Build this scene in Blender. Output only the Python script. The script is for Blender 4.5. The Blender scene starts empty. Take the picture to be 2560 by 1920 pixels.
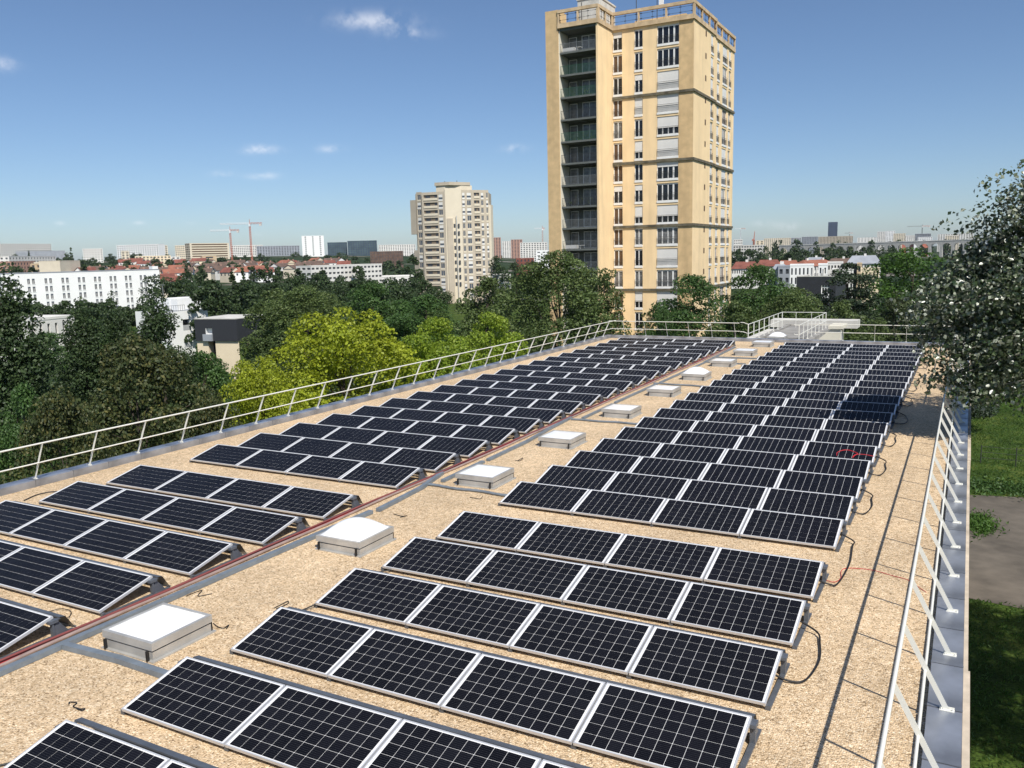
import bpy, math, random
import numpy as np
from mathutils import Vector, Matrix
R = math.radians
random.seed(7)
sc = bpy.context.scene
col = sc.collection

# ------------------------------------------------------------------ camera
W, H = 2560.0, 1920.0
YAW, PIT, ROL, F, HC = R(28.4182), R(8.6564), R(-1.3580), 2113.83, 5.2137
cy, sy = math.cos(YAW), math.sin(YAW)
FWH = np.array([-sy, cy, 0.0]); RTH = np.array([cy, sy, 0.0]); UP = np.array([0, 0, 1.0])
F2 = FWH * math.cos(PIT) - UP * math.sin(PIT)
U2 = UP * math.cos(PIT) + FWH * math.sin(PIT)
R3 = RTH * math.cos(ROL) + U2 * math.sin(ROL)
U3 = U2 * math.cos(ROL) - RTH * math.sin(ROL)
CAM = np.array([0, 0, HC])
cam = bpy.data.cameras.new('camera')
cam.sensor_width = 36.0; cam.lens = F / W * 36.0
cam.clip_start = 0.1; cam.clip_end = 30000
camo = bpy.data.objects.new('camera', cam); col.objects.link(camo)
M = Matrix.Identity(4)
for i in range(3):
    M[i][0], M[i][1], M[i][2], M[i][3] = R3[i], U3[i], -F2[i], CAM[i]
camo.matrix_world = M
sc.camera = camo

# photo pixel -> ray / points
def ray(x, y): return F2 + R3 * ((x - W / 2) / F) - U3 * ((y - H / 2) / F)
def onz(x, y, z=0.0): d = ray(x, y); return CAM + d * ((z - HC) / d[2])
def onY(x, y, Y): d = ray(x, y); return CAM + d * (Y / d[1])
def dep(x, y, D): return CAM + ray(x, y) * D                 # D = depth along the view axis
def hd(x, y, D): d = ray(x, y); return CAM + d * (D / math.hypot(d[0], d[1]))   # D = ground distance

# ------------------------------------------------------------------ light
SUN_EL, SUN_AZ = R(50.0), R(130.0)      # azimuth from +Y towards +X
SUND = Vector((math.sin(SUN_AZ) * math.cos(SUN_EL), math.cos(SUN_AZ) * math.cos(SUN_EL), math.sin(SUN_EL)))
wd = bpy.data.worlds.new('World'); sc.world = wd; wd.use_nodes = True
nt = wd.node_tree; nt.nodes.clear()
out = nt.nodes.new('ShaderNodeOutputWorld'); bg = nt.nodes.new('ShaderNodeBackground')
sky = nt.nodes.new('ShaderNodeTexSky'); sky.sky_type = 'NISHITA'; sky.sun_disc = False
sky.sun_elevation = SUN_EL; sky.sun_rotation = SUN_AZ
sky.air_density = 0.8; sky.dust_density = 0.6; sky.ozone_density = 5.0; sky.altitude = 0
bg.inputs['Strength'].default_value = 0.09
tc = nt.nodes.new('ShaderNodeTexCoord')
def wnode(t, **k):
    n = nt.nodes.new(t)
    for a, b in k.items(): setattr(n, a, b)
    return n
def wmath(op, a, b=None):
    n = wnode('ShaderNodeMath', operation=op)
    for i, v in enumerate((a, b)):
        if v is None: continue
        if isinstance(v, (int, float)): n.inputs[i].default_value = v
        else: nt.links.new(v, n.inputs[i])
    return n.outputs[0]
# small fair-weather clouds at their directions in the sky
noise = wnode('ShaderNodeTexNoise'); noise.inputs['Scale'].default_value = 42; noise.inputs['Detail'].default_value = 5; noise.inputs['Roughness'].default_value = 0.62
nt.links.new(tc.outputs['Generated'], noise.inputs['Vector'])
CL = [(935, 52, 75, 16, .5), (1018, 84, 46, 11, .35), (652, 375, 34, 9, .6), (830, 373, 26, 8, .42), (556, 436, 22, 7, .28), (654, 439, 28, 7, .45),
      (1283, 372, 26, 8, .4), (6, 160, 24, 12, .38), (150, 558, 10, 4, .3), (346, 557, 14, 4, .25), (475, 557, 12, 3, .15), (1970, 566, 26, 9, .35), (1905, 558, 22, 7, .2), (640, 588, 12, 4, .25)]
tot = None
for (px, py, wx, wy, st) in CL:
    d = ray(px, py); d = Vector(d / np.linalg.norm(d))
    ex = Vector((d.y, -d.x, 0)).normalized(); ez = ex.cross(d)
    def dot(v):
        n = wnode('ShaderNodeVectorMath', operation='DOT_PRODUCT'); nt.links.new(tc.outputs['Generated'], n.inputs[0]); n.inputs[1].default_value = v; return n.outputs['Value']
    a = wmath('MULTIPLY', dot(ex), F / wx); b = wmath('MULTIPLY', wmath('ABSOLUTE', dot(ez)), F / wy)
    r2 = wmath('ADD', wmath('MULTIPLY', a, a), wmath('MULTIPLY', b, b))
    fr = wmath('GREATER_THAN', dot(d), 0.5)
    g = wmath('MULTIPLY', wmath('MULTIPLY', wmath('EXPONENT', wmath('MULTIPLY', r2, -0.9)), st), fr)
    tot = g if tot is None else wmath('ADD', tot, g)
mr = wnode('ShaderNodeMapRange'); mr.inputs['From Min'].default_value = .38; mr.inputs['From Max'].default_value = .62
nt.links.new(noise.outputs['Fac'], mr.inputs['Value'])
fac = wmath('MULTIPLY', tot, mr.outputs[0])
mix = wnode('ShaderNodeMix', data_type='RGBA'); nt.links.new(fac, mix.inputs['Factor']); nt.links.new(sky.outputs[0], mix.inputs[6]); mix.inputs[7].default_value = (9.5, 9.7, 10.2, 1)
nt.links.new(mix.outputs[2], bg.inputs['Color']); nt.links.new(bg.outputs[0], out.inputs['Surface'])
sun = bpy.data.lights.new('sun', 'SUN'); sun.energy = 4.2; sun.angle = R(0.53); sun.color = (1.0, .955, .88)
suno = bpy.data.objects.new('sun', sun); col.objects.link(suno); suno.location = (20, -20, 60)
suno.rotation_euler = SUND.to_track_quat('Z', 'Y').to_euler()
sc.view_settings.view_transform = 'Standard'; sc.view_settings.look = 'None'; sc.view_settings.gamma = 1.0
sc.view_settings.use_curve_mapping = False
sc.view_settings.exposure = 0.30
sc.render.engine = 'CYCLES'
sc.cycles.use_denoising = True; sc.cycles.max_bounces = 6; sc.cycles.diffuse_bounces = 3; sc.cycles.glossy_bounces = 3
sc.cycles.transparent_max_bounces = 6; sc.cycles.transmission_bounces = 3; sc.cycles.use_adaptive_sampling = True
sc.cycles.adaptive_threshold = 0.015; sc.cycles.sample_clamp_indirect = 6; sc.cycles.caustics_reflective = False; sc.cycles.caustics_refractive = False

# ------------------------------------------------------------------ materials
MAT = {}
def mat(name, c, rough=.6, metal=0.0, spec=.5, noise=0.0, nscale=8.0, bump=0.0, bscale=40.0, streak=0.0, trans=0.0, island=None, coat=0.0):
    m = bpy.data.materials.new(name); m.use_nodes = True; t = m.node_tree; b = t.nodes['Principled BSDF']
    b.inputs['Base Color'].default_value = (*c, 1); b.inputs['Roughness'].default_value = rough; b.inputs['Metallic'].default_value = metal
    b.inputs['Specular IOR Level'].default_value = spec
    if coat: b.inputs['Coat Weight'].default_value = coat; b.inputs['Coat Roughness'].default_value = .05
    tcn = t.nodes.new('ShaderNodeTexCoord'); src = None
    geo = t.nodes.new('ShaderNodeNewGeometry')
    def mixc(fac, a, bcol):
        mx = t.nodes.new('ShaderNodeMix'); mx.data_type = 'RGBA'
        t.links.new(fac, mx.inputs['Factor'])
        for k, v in ((6, a), (7, bcol)):
            if isinstance(v, tuple): mx.inputs[k].default_value = (*v, 1)
            else: t.links.new(v, mx.inputs[k])
        return mx.outputs[2]
    cur = tuple(c)
    if island:
        cur0 = None
        rp = t.nodes.new('ShaderNodeValToRGB'); rp.color_ramp.interpolation = 'LINEAR'
        e = rp.color_ramp.elements
        e[0].color = (*island[0], 1); e[1].color = (*island[-1], 1); e[0].position = 0; e[1].position = 1
        for k, cc in enumerate(island[1:-1]):
            q = e.new((k + 1) / (len(island) - 1)); q.color = (*cc, 1)
        t.links.new(geo.outputs['Random Per Island'], rp.inputs['Fac']); cur = rp.outputs['Color']
    if noise:
        n = t.nodes.new('ShaderNodeTexNoise'); n.inputs['Scale'].default_value = nscale; n.inputs['Detail'].default_value = 6
        t.links.new(tcn.outputs['Object'], n.inputs['Vector'])
        if isinstance(cur, tuple):
            lo = tuple(v * (1 - noise) for v in c); hi = tuple(min(1, v * (1 + noise)) for v in c)
            r_ = t.nodes.new('ShaderNodeMapRange'); r_.inputs['From Min'].default_value = .3; r_.inputs['From Max'].default_value = .7
            t.links.new(n.outputs['Fac'], r_.inputs['Value']); cur = mixc(r_.outputs[0], lo, hi)
        else:
            hs = t.nodes.new('ShaderNodeHueSaturation'); r_ = t.nodes.new('ShaderNodeMapRange')
            r_.inputs['From Min'].default_value = .3; r_.inputs['From Max'].default_value = .7; r_.inputs['To Min'].default_value = 1 - noise; r_.inputs['To Max'].default_value = 1 + noise
            t.links.new(n.outputs['Fac'], r_.inputs['Value']); t.links.new(r_.outputs[0], hs.inputs['Value']); t.links.new(cur, hs.inputs['Color']); cur = hs.outputs['Color']
    if streak:
        mp = t.nodes.new('ShaderNodeMapping'); mp.inputs['Scale'].default_value = (1.2, 1.2, .07)
        t.links.new(tcn.outputs['Object'], mp.inputs['Vector'])
        n = t.nodes.new('ShaderNodeTexNoise'); n.inputs['Scale'].default_value = 1.0; n.inputs['Detail'].default_value = 5
        t.links.new(mp.outputs[0], n.inputs['Vector'])
        r_ = t.nodes.new('ShaderNodeMapRange'); r_.inputs['From Min'].default_value = .45; r_.inputs['From Max'].default_value = .75; r_.inputs['To Max'].default_value = streak
        t.links.new(n.outputs['Fac'], r_.inputs['Value']); cur = mixc(r_.outputs[0], cur, tuple(v * .55 for v in c))
    if not isinstance(cur, tuple): t.links.new(cur, b.inputs['Base Color'])
    if bump:
        n = t.nodes.new('ShaderNodeTexNoise'); n.inputs['Scale'].default_value = bscale; n.inputs['Detail'].default_value = 4
        t.links.new(tcn.outputs['Object'], n.inputs['Vector'])
        bp = t.nodes.new('ShaderNodeBump'); bp.inputs['Strength'].default_value = bump; bp.inputs['Distance'].default_value = .02
        t.links.new(n.outputs['Fac'], bp.inputs['Height']); t.links.new(bp.outputs[0], b.inputs['Normal'])
    if trans:
        tr = t.nodes.new('ShaderNodeBsdfTranslucent'); ms = t.nodes.new('ShaderNodeMixShader'); ms.inputs[0].default_value = trans
        if isinstance(cur, tuple): tr.inputs['Color'].default_value = (*c, 1)
        else:
            hs = t.nodes.new('ShaderNodeHueSaturation'); hs.inputs['Value'].default_value = 1.3; hs.inputs['Hue'].default_value = .49
            t.links.new(cur, hs.inputs['Color']); t.links.new(hs.outputs[0], tr.inputs['Color'])
        o = t.nodes['Material Output']; t.links.new(b.outputs[0], ms.inputs[1]); t.links.new(tr.outputs[0], ms.inputs[2]); t.links.new(ms.outputs[0], o.inputs['Surface'])
    MAT[name] = m
    return m

def gravel_material():
    m = bpy.data.materials.new('gravel'); m.use_nodes = True; t = m.node_tree; b = t.nodes['Principled BSDF']
    b.inputs['Roughness'].default_value = .85; b.inputs['Specular IOR Level'].default_value = .25
    tcn = t.nodes.new('ShaderNodeTexCoord')
    v = t.nodes.new('ShaderNodeTexVoronoi'); v.inputs['Scale'].default_value = 52; t.links.new(tcn.outputs['Object'], v.inputs['Vector'])
    sp = t.nodes.new('ShaderNodeSeparateColor'); t.links.new(v.outputs['Color'], sp.inputs[0])
    rp = t.nodes.new('ShaderNodeValToRGB'); e = rp.color_ramp.elements
    e[0].position = 0; e[0].color = (.24, .155, .085, 1); e[1].position = 1; e[1].color = (.92, .76, .55, 1)
    for p, c in ((.08, (.40, .28, .16)), (.25, (.60, .435, .26)), (.6, (.70, .515, .32)), (.85, (.79, .61, .40))):
        q = e.new(p); q.color = (*c, 1)
    t.links.new(sp.outputs[0], rp.inputs['Fac'])
    # broad patches: dustier and browner areas, walked paths
    n = t.nodes.new('ShaderNodeTexNoise'); n.inputs['Scale'].default_value = .55; n.inputs['Detail'].default_value = 7; n.inputs['Roughness'].default_value = .6; t.links.new(tcn.outputs['Object'], n.inputs['Vector'])
    n2 = t.nodes.new('ShaderNodeTexNoise'); n2.inputs['Scale'].default_value = 7; n2.inputs['Detail'].default_value = 4; t.links.new(tcn.outputs['Object'], n2.inputs['Vector'])
    ad = t.nodes.new('ShaderNodeMath'); ad.operation = 'ADD'; t.links.new(n.outputs['Fac'], ad.inputs[0]); t.links.new(n2.outputs['Fac'], ad.inputs[1])
    r_ = t.nodes.new('ShaderNodeMapRange'); r_.inputs['From Min'].default_value = .75; r_.inputs['From Max'].default_value = 1.25; r_.inputs['To Min'].default_value = .80; r_.inputs['To Max'].default_value = 1.16
    t.links.new(ad.outputs[0], r_.inputs['Value'])
    hs = t.nodes.new('ShaderNodeHueSaturation'); t.links.new(r_.outputs[0], hs.inputs['Value']); t.links.new(rp.outputs[0], hs.inputs['Color'])
    t.links.new(hs.outputs[0], b.inputs['Base Color'])
    bp = t.nodes.new('ShaderNodeBump'); bp.inputs['Strength'].default_value = .75; bp.inputs['Distance'].default_value = .018; bp.invert = True
    t.links.new(v.outputs['Distance'], bp.inputs['Height']); t.links.new(bp.outputs[0], b.inputs['Normal'])
    MAT['gravel'] = m
gravel_material()

def cell_material():
    m = bpy.data.materials.new('solar_cell'); m.use_nodes = True; t = m.node_tree; b = t.nodes['Principled BSDF']
    b.inputs['Roughness'].default_value = .22; b.inputs['Specular IOR Level'].default_value = .17; b.inputs['IOR'].default_value = 1.3
    tcn = t.nodes.new('ShaderNodeTexCoord'); sx = t.nodes.new('ShaderNodeSeparateXYZ'); t.links.new(tcn.outputs['Object'], sx.inputs[0])
    # busbar wires run along the row
    w = t.nodes.new('ShaderNodeMath'); w.operation = 'MULTIPLY'; w.inputs[1].default_value = 1 / .0261; t.links.new(sx.outputs['Y'], w.inputs[0])
    fr = t.nodes.new('ShaderNodeMath'); fr.operation = 'FRACT'; t.links.new(w.outputs[0], fr.inputs[0])
    gt = t.nodes.new('ShaderNodeMath'); gt.operation = 'GREATER_THAN'; gt.inputs[1].default_value = .93; t.links.new(fr.outputs[0], gt.inputs[0])
    oi = t.nodes.new('ShaderNodeObjectInfo'); geo = t.nodes.new('ShaderNodeNewGeometry')
    ad = t.nodes.new('ShaderNodeMath'); ad.operation = 'ADD'; t.links.new(oi.outputs['Random'], ad.inputs[0]); t.links.new(geo.outputs['Random Per Island'], ad.inputs[1])
    fm = t.nodes.new('ShaderNodeMath'); fm.operation = 'FRACT'; t.links.new(ad.outputs[0], fm.inputs[0])
    mx = t.nodes.new('ShaderNodeMix'); mx.data_type = 'RGBA'; t.links.new(fm.outputs[0], mx.inputs['Factor'])
    mx.inputs[6].default_value = (.0055, .0058, .0085, 1); mx.inputs[7].default_value = (.0095, .0100, .0140, 1)
    m2 = t.nodes.new('ShaderNodeMix'); m2.data_type = 'RGBA'; t.links.new(gt.outputs[0], m2.inputs['Factor']); t.links.new(mx.outputs[2], m2.inputs[6]); m2.inputs[7].default_value = (.05, .052, .058, 1)
    t.links.new(m2.outputs[2], b.inputs['Base Color'])
    MAT['cell'] = m
cell_material()

mat('zinc', (.36, .38, .42), .42, .65, noise=.38, nscale=1.6, bump=.08, bscale=4, streak=0)
mat('stone', (.58, .49, .38), .9, noise=.22, nscale=3, bump=.25, bscale=15)
mat('white_metal', (.78, .77, .70), .35, 0, .5)
mat('alu', (.66, .67, .69), .45, .4)
mat('backsheet', (.82, .82, .82), .4)
mat('galv', (.15, .165, .19), .5, .45, noise=.2, nscale=5)
mat('tray', (.20, .235, .27), .55, .25, noise=.15, nscale=6)
mat('brown_tray', (.36, .27, .24), .6, .2, noise=.2, nscale=4)
mat('black', (.012, .012, .013), .5)
mat('red', (.55, .03, .04), .5, noise=.35, nscale=1.5)
mat('red_dark', (.22, .06, .055), .6)
mat('opal', (.90, .90, .90), .25, 0, .5)
mat('curb', (.50, .49, .46), .5, .4, noise=.15, nscale=3)
mat('ochre', (.90, .68, .40), .9, noise=.06, nscale=.5, streak=.30, bump=.08, bscale=10)
mat('ochre_dark', (.66, .47, .25), .95, noise=.12, nscale=1.3, streak=.35, bump=.2, bscale=14)
mat('parapet', (.60, .45, .28), .95, noise=.2, nscale=1.2, streak=.5, bump=.2, bscale=12)
mat('cornice', (.13, .115, .08), .95, noise=.45, nscale=1.5)
mat('white_paint', (.80, .80, .78), .6, noise=.05, nscale=1)
mat('shutter', (.74, .73, .70), .6, noise=.06, nscale=1)
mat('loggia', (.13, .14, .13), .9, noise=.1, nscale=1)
mat('pale_wall', (.72, .68, .56), .9, noise=.08, nscale=.6)
mat('pane', (.012, .014, .018), .06, 0, .5, noise=.5, nscale=.35)
mat('pane_curtain', (.16, .16, .16), .15, 0, .5, noise=.5, nscale=3)
mat('wood', (.12, .065, .03), .6)
mat('dark_metal', (.045, .047, .045), .5)
mat('grey_metal', (.25, .26, .25), .45, .3)
mat('green_metal', (.045, .13, .075), .5)
mat('roof_grey', (.42, .43, .44), .8, noise=.15, nscale=.4)
mat('light_concrete', (.60, .58, .53), .9, noise=.18, nscale=.8, streak=.3)
mat('concrete', (.42, .41, .38), .95, noise=.25, nscale=.9, bump=.1, bscale=9)
mat('grey_concrete', (.27, .26, .24), .95, noise=.3, nscale=1.2)
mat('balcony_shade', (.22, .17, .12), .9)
mat('dark_clad', (.028, .030, .036), .7)
mat('cream', (.78, .66, .47), .9, noise=.05, nscale=.6)
mat('bright_white', (.86, .86, .84), .85, noise=.03, nscale=.3)
mat('off_white', (.74, .72, .67), .9, noise=.07, nscale=.2)
mat('beige', (.52, .45, .35), .9, noise=.07, nscale=.35, streak=.2)
mat('beige_light', (.70, .62, .48), .9, noise=.05, nscale=.3)
mat('tan', (.55, .42, .27), .9, noise=.1, nscale=.2)
mat('pink_brick', (.42, .25, .19), .9, noise=.12, nscale=.3)
mat('red_tile', (.20, .07, .05), .9, noise=.3, nscale=.4)
mat('orange_tile', (.28, .11, .07), .9, noise=.25, nscale=.4)
mat('brown_tile', (.13, .085, .065), .9, noise=.3, nscale=.4)
mat('slate', (.30, .32, .35), .7, noise=.15, nscale=.3)
mat('far_glass', (.09, .11, .14), .25, 0, .5, noise=.3, nscale=.15)
mat('far_window', (.06, .065, .075), .3)
mat('teal_glass', (.09, .13, .14), .2, .2, noise=.35, nscale=.1)
mat('blue_glass', (.075, .10, .16), .25, .3, noise=.1, nscale=.05)
mat('crane_red', (.52, .18, .12), .6)
mat('crane_white', (.75, .75, .75), .6)
mat('asphalt', (.115, .098, .078), .95, noise=.3, nscale=.8, bump=.1, bscale=30)
mat('bark', (.07, .055, .042), .95, noise=.4, nscale=4, bump=.6, bscale=18)
mat('bark_pale', (.20, .19, .16), .95, noise=.4, nscale=4, bump=.4, bscale=18)
def leaf(name, cols, rough=.5, trans=.35, spec=.35, noise=.25):
    mat('leaf_' + name, cols[0], rough, 0, spec, island=cols, trans=trans, noise=noise, nscale=.35)
leaf('dark', [(0.033, 0.057, 0.024), (0.053, 0.088, 0.033), (0.080, 0.120, 0.043)])
leaf('maple', [(0.040, 0.059, 0.022), (0.057, 0.079, 0.028), (0.073, 0.095, 0.032), (0.095, 0.108, 0.037), (0.165, 0.154, 0.050)])
leaf('mid', [(0.045, 0.100, 0.027), (0.073, 0.140, 0.037), (0.103, 0.181, 0.050)])
leaf('lime', [(0.198, 0.252, 0.019), (0.300, 0.354, 0.026), (0.414, 0.462, 0.042)], trans=.42)
leaf('lime2', [(0.156, 0.240, 0.026), (0.234, 0.325, 0.034), (0.325, 0.410, 0.049)], trans=.42)
leaf('olive', [(0.065, 0.105, 0.032), (0.105, 0.151, 0.046), (0.155, 0.200, 0.068)])
leaf('pine', [(0.021, 0.039, 0.021), (0.034, 0.057, 0.028), (0.052, 0.076, 0.034)], trans=.1)
leaf('pine_olive', [(.042, .064, .024), (.062, .086, .030), (.088, .110, .040)], trans=.15)
leaf('fresh', [(.046, .105, .020), (.070, .145, .026), (.105, .19, .038)])
leaf('poplar', [(.034, .060, .025), (.055, .088, .036), (.09, .125, .058), (.24, .27, .18), (.58, .61, .51)], rough=.3, trans=.25, spec=.7)  # palest tones: whitish undersides plus sun glints painted into the leaf colour
leaf('red', [(.05, .02, .02), (.08, .03, .025)])

# ------------------------------------------------------------------ mesh helpers
class MB:
    def __init__(s): s.v = []; s.f = []; s.m = []
    def add(s, vs, fs, m=0):
        o = len(s.v); s.v += [tuple(map(float, p)) for p in vs]
        for f in fs: s.f.append(tuple(o + i for i in f)); s.m.append(m)
        return s
    def quad(s, a, b, c, d, m=0): return s.add([a, b, c, d], [(0, 1, 2, 3)], m)
    def box(s, x0, x1, y0, y1, z0, z1, m=0):
        return s.add([(x0, y0, z0), (x1, y0, z0), (x1, y1, z0), (x0, y1, z0), (x0, y0, z1), (x1, y0, z1), (x1, y1, z1), (x0, y1, z1)],
                     [(0, 3, 2, 1), (4, 5, 6, 7), (0, 1, 5, 4), (1, 2, 6, 5), (2, 3, 7, 6), (3, 0, 4, 7)], m)
    def obox(s, o, u, v, z0, z1, m=0):
        # box on a parallelogram: corner o, edges u and v (xy), from z0 to z1
        P = [(o[0], o[1]), (o[0] + u[0], o[1] + u[1]), (o[0] + u[0] + v[0], o[1] + u[1] + v[1]), (o[0] + v[0], o[1] + v[1])]
        return s.prism(P, z0, z1, m)
    def prism(s, P, z0, z1, m=0, top=None):
        n = len(P); vs = [(p[0], p[1], z0) for p in P] + [(p[0], p[1], z1) for p in P]
        fs = [(i, (i + 1) % n, n + (i + 1) % n, n + i) for i in range(n)]
        s.add(vs, fs + [tuple(range(n - 1, -1, -1))], m)
        s.f.append(tuple(len(s.v) - n + i for i in range(n))); s.m.append(m if top is None else top)
        return s
    def tube(s, pts, r, n=6, m=0, r1=None):
        pts = [np.array(p, float) for p in pts]; k = len(pts); o = len(s.v)
        for i, p in enumerate(pts):
            t = pts[min(i + 1, k - 1)] - pts[max(i - 1, 0)]; t = t / (np.linalg.norm(t) + 1e-9)
            a = np.cross(t, [0, 0, 1.0] if abs(t[2]) < .9 else [1.0, 0, 0]); a /= np.linalg.norm(a); b = np.cross(t, a)
            rr = r if r1 is None else r + (r1 - r) * i / (k - 1)
            for j in range(n):
                q = p + rr * (a * math.cos(2 * math.pi * j / n) + b * math.sin(2 * math.pi * j / n)); s.v.append(tuple(q))
        for i in range(k - 1):
            for j in range(n):
                s.f.append((o + i * n + j, o + i * n + (j + 1) % n, o + (i + 1) * n + (j + 1) % n, o + (i + 1) * n + j)); s.m.append(m)
        for base, rev in ((o, True), (o + (k - 1) * n, False)):      # caps on vertices of their own
            c0 = len(s.v); s.v += [s.v[base + j] for j in range(n)]
            s.f.append(tuple(c0 + (n - 1 - j if rev else j) for j in range(n))); s.m.append(m)
        return s
    def mesh(s, name, mats, org=(0, 0, 0), smooth=False):
        me = bpy.data.meshes.new(name)
        vs = s.v if not any(org) else [(a - org[0], b - org[1], c - org[2]) for a, b, c in s.v]
        me.from_pydata(vs, [], s.f)
        for m in (mats if isinstance(mats, (list, tuple)) else [mats]): me.materials.append(MAT[m])
        me.polygons.foreach_set('material_index', s.m)
        if smooth: me.polygons.foreach_set('use_smooth', [len(f) == 4 for f in s.f])
        me.update(); return me
    def build(s, name, mats, parent=None, org=(0, 0, 0), smooth=False):
        return inst(name, s.mesh(name, mats, org, smooth), parent, (0, 0, 0) if parent else org)
def inst(name, me, parent=None, loc=(0, 0, 0), rot=(0, 0, 0), scale=(1, 1, 1)):
    o = bpy.data.objects.new(name, me); col.objects.link(o); o.location = loc; o.rotation_euler = rot; o.scale = scale
    if parent: o.parent = parent
    return o
def tag(o, label, cat, group=None, kind=None):
    if label: o['label'] = label
    if cat: o['category'] = cat
    if group: o['group'] = group
    if kind: o['kind'] = kind
    return o
def thing(name, label, cat, loc=(0, 0, 0), rot=0.0, group=None):
    o = bpy.data.objects.new(name, None); o.empty_display_size = .2; col.objects.link(o)
    o.location = loc; o.rotation_euler = (0, 0, rot); return tag(o, label, cat, group)
def struct(o): o['kind'] = 'structure'; return o
ORD = ['first', 'second', 'third', 'fourth', 'fifth', 'sixth', 'seventh', 'eighth', 'ninth', 'tenth', 'eleventh', 'twelfth', 'thirteenth', 'fourteenth', 'fifteenth', 'sixteenth', 'seventeenth', 'eighteenth', 'nineteenth', 'twentieth',
       'twenty-first', 'twenty-second', 'twenty-third', 'twenty-fourth', 'twenty-fifth', 'twenty-sixth', 'twenty-seventh', 'twenty-eighth', 'twenty-ninth', 'thirtieth']
def holed(mb, O, U, N, us, zs, holes, depth=.3, mw=0, mr_=None, mback=None, alt=None):
    """facade: wall cells between the breakpoints us (metres along U) and zs (heights), real openings with reveals in holes"""
    O = np.array(O, float); U = np.array(U, float); N = np.array(N, float); mr_ = mw if mr_ is None else mr_
    P = lambda u, z, d=0: O + U * u - N * d + np.array([0, 0, z])
    for i in range(len(us) - 1):
        for j in range(len(zs) - 1):
            u0, u1, z0, z1 = us[i], us[i + 1], zs[j], zs[j + 1]
            if (i, j) in holes:
                a, b, c, d = P(u0, z0), P(u1, z0), P(u1, z1), P(u0, z1); A, B, C, D = P(u0, z0, depth), P(u1, z0, depth), P(u1, z1, depth), P(u0, z1, depth)
                for q in ((a, b, B, A), (b, c, C, B), (c, d, D, C), (d, a, A, D)): mb.quad(*q, mr_)
                if mback is not None: mb.quad(A, B, C, D, mback)
            else:
                mb.quad(P(u0, z0), P(u1, z0), P(u1, z1), P(u0, z1), mw if alt is None else alt.get(i, mw))
def smooth01(a, b, x): t = np.clip((x - a) / (b - a), 0, 1); return t * t * (3 - 2 * t)

# ------------------------------------------------------------------ ground
GZ = -12.0
def ground_z(x, y):
    r = np.hypot(x, y); a = np.degrees(np.arctan2(-x, y))
    return GZ + smooth01(18, 42, a) * 25 * smooth01(300, 1500, r) + 7 * smooth01(1200, 4000, r)
def terrain():
    rr = np.concatenate([[0.0], np.geomspace(15, 14000, 60)]); na = 120
    vs = [(0, 0, GZ)]; fs = []
    for r in rr[1:]:
        for k in range(na):
            t = 2 * math.pi * k / na; x, y = -r * math.sin(t), r * math.cos(t); vs.append((x, y, float(ground_z(x, y)) if y > -500 else GZ))
    for k in range(na): fs.append((0, 1 + k, 1 + (k + 1) % na))
    for i in range(len(rr) - 2):
        o = 1 + i * na
        for k in range(na): fs.append((o + k, o + na + k, o + na + (k + 1) % na, o + (k + 1) % na))
    m = bpy.data.materials.new('ground'); m.use_nodes = True; t = m.node_tree; b = t.nodes['Principled BSDF']; b.inputs['Roughness'].default_value = .95; b.inputs['Specular IOR Level'].default_value = .1
    tcn = t.nodes.new('ShaderNodeTexCoord')
    def nz(s, d=8): n = t.nodes.new('ShaderNodeTexNoise'); n.inputs['Scale'].default_value = s; n.inputs['Detail'].default_value = d; t.links.new(tcn.outputs['Object'], n.inputs['Vector']); return n.outputs['Fac']
    def ramp(f, cs):
        rp = t.nodes.new('ShaderNodeValToRGB'); e = rp.color_ramp.elements; e[0].position, e[0].color = cs[0][0], (*cs[0][1], 1); e[1].position, e[1].color = cs[-1][0], (*cs[-1][1], 1)
        for p, c in cs[1:-1]: q = e.new(p); q.color = (*c, 1)
        t.links.new(f, rp.inputs['Fac']); return rp.outputs[0]
    gr = ramp(nz(.45), [(.3, (.035, .060, .014)), (.5, (.062, .100, .020)), (.7, (.105, .135, .032))])
    gf = ramp(nz(9, 3), [(.35, (.55, .55, .55)), (.65, (1.25, 1.25, 1.1))])
    mu = t.nodes.new('ShaderNodeMix'); mu.data_type = 'RGBA'; mu.blend_type = 'MULTIPLY'; mu.inputs['Factor'].default_value = 1; t.links.new(gr, mu.inputs[6]); t.links.new(gf, mu.inputs[7])
    far = ramp(nz(.012, 10), [(.36, (.020, .036, .014)), (.56, (.032, .052, .02)), (.62, (.16, .14, .12)), (.7, (.28, .26, .23))])
    cd = t.nodes.new('ShaderNodeVectorMath'); cd.operation = 'LENGTH'; t.links.new(tcn.outputs['Object'], cd.inputs[0])
    mr2 = t.nodes.new('ShaderNodeMapRange'); mr2.inputs['From Min'].default_value = 250; mr2.inputs['From Max'].default_value = 420; t.links.new(cd.outputs['Value'], mr2.inputs['Value'])
    mx = t.nodes.new('ShaderNodeMix'); mx.data_type = 'RGBA'; t.links.new(mr2.outputs[0], mx.inputs['Factor']); t.links.new(mu.outputs[2], mx.inputs[6]); t.links.new(far, mx.inputs[7])
    t.links.new(mx.outputs[2], b.inputs['Base Color'])
    bp = t.nodes.new('ShaderNodeBump'); bp.inputs['Strength'].default_value = .6; bp.inputs['Distance'].default_value = .15; t.links.new(nz(6, 6), bp.inputs['Height']); t.links.new(bp.outputs[0], b.inputs['Normal'])
    MAT['ground'] = m
    mb = MB(); mb.add(vs, fs); struct(mb.build('ground', 'ground', smooth=True))
terrain()
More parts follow.
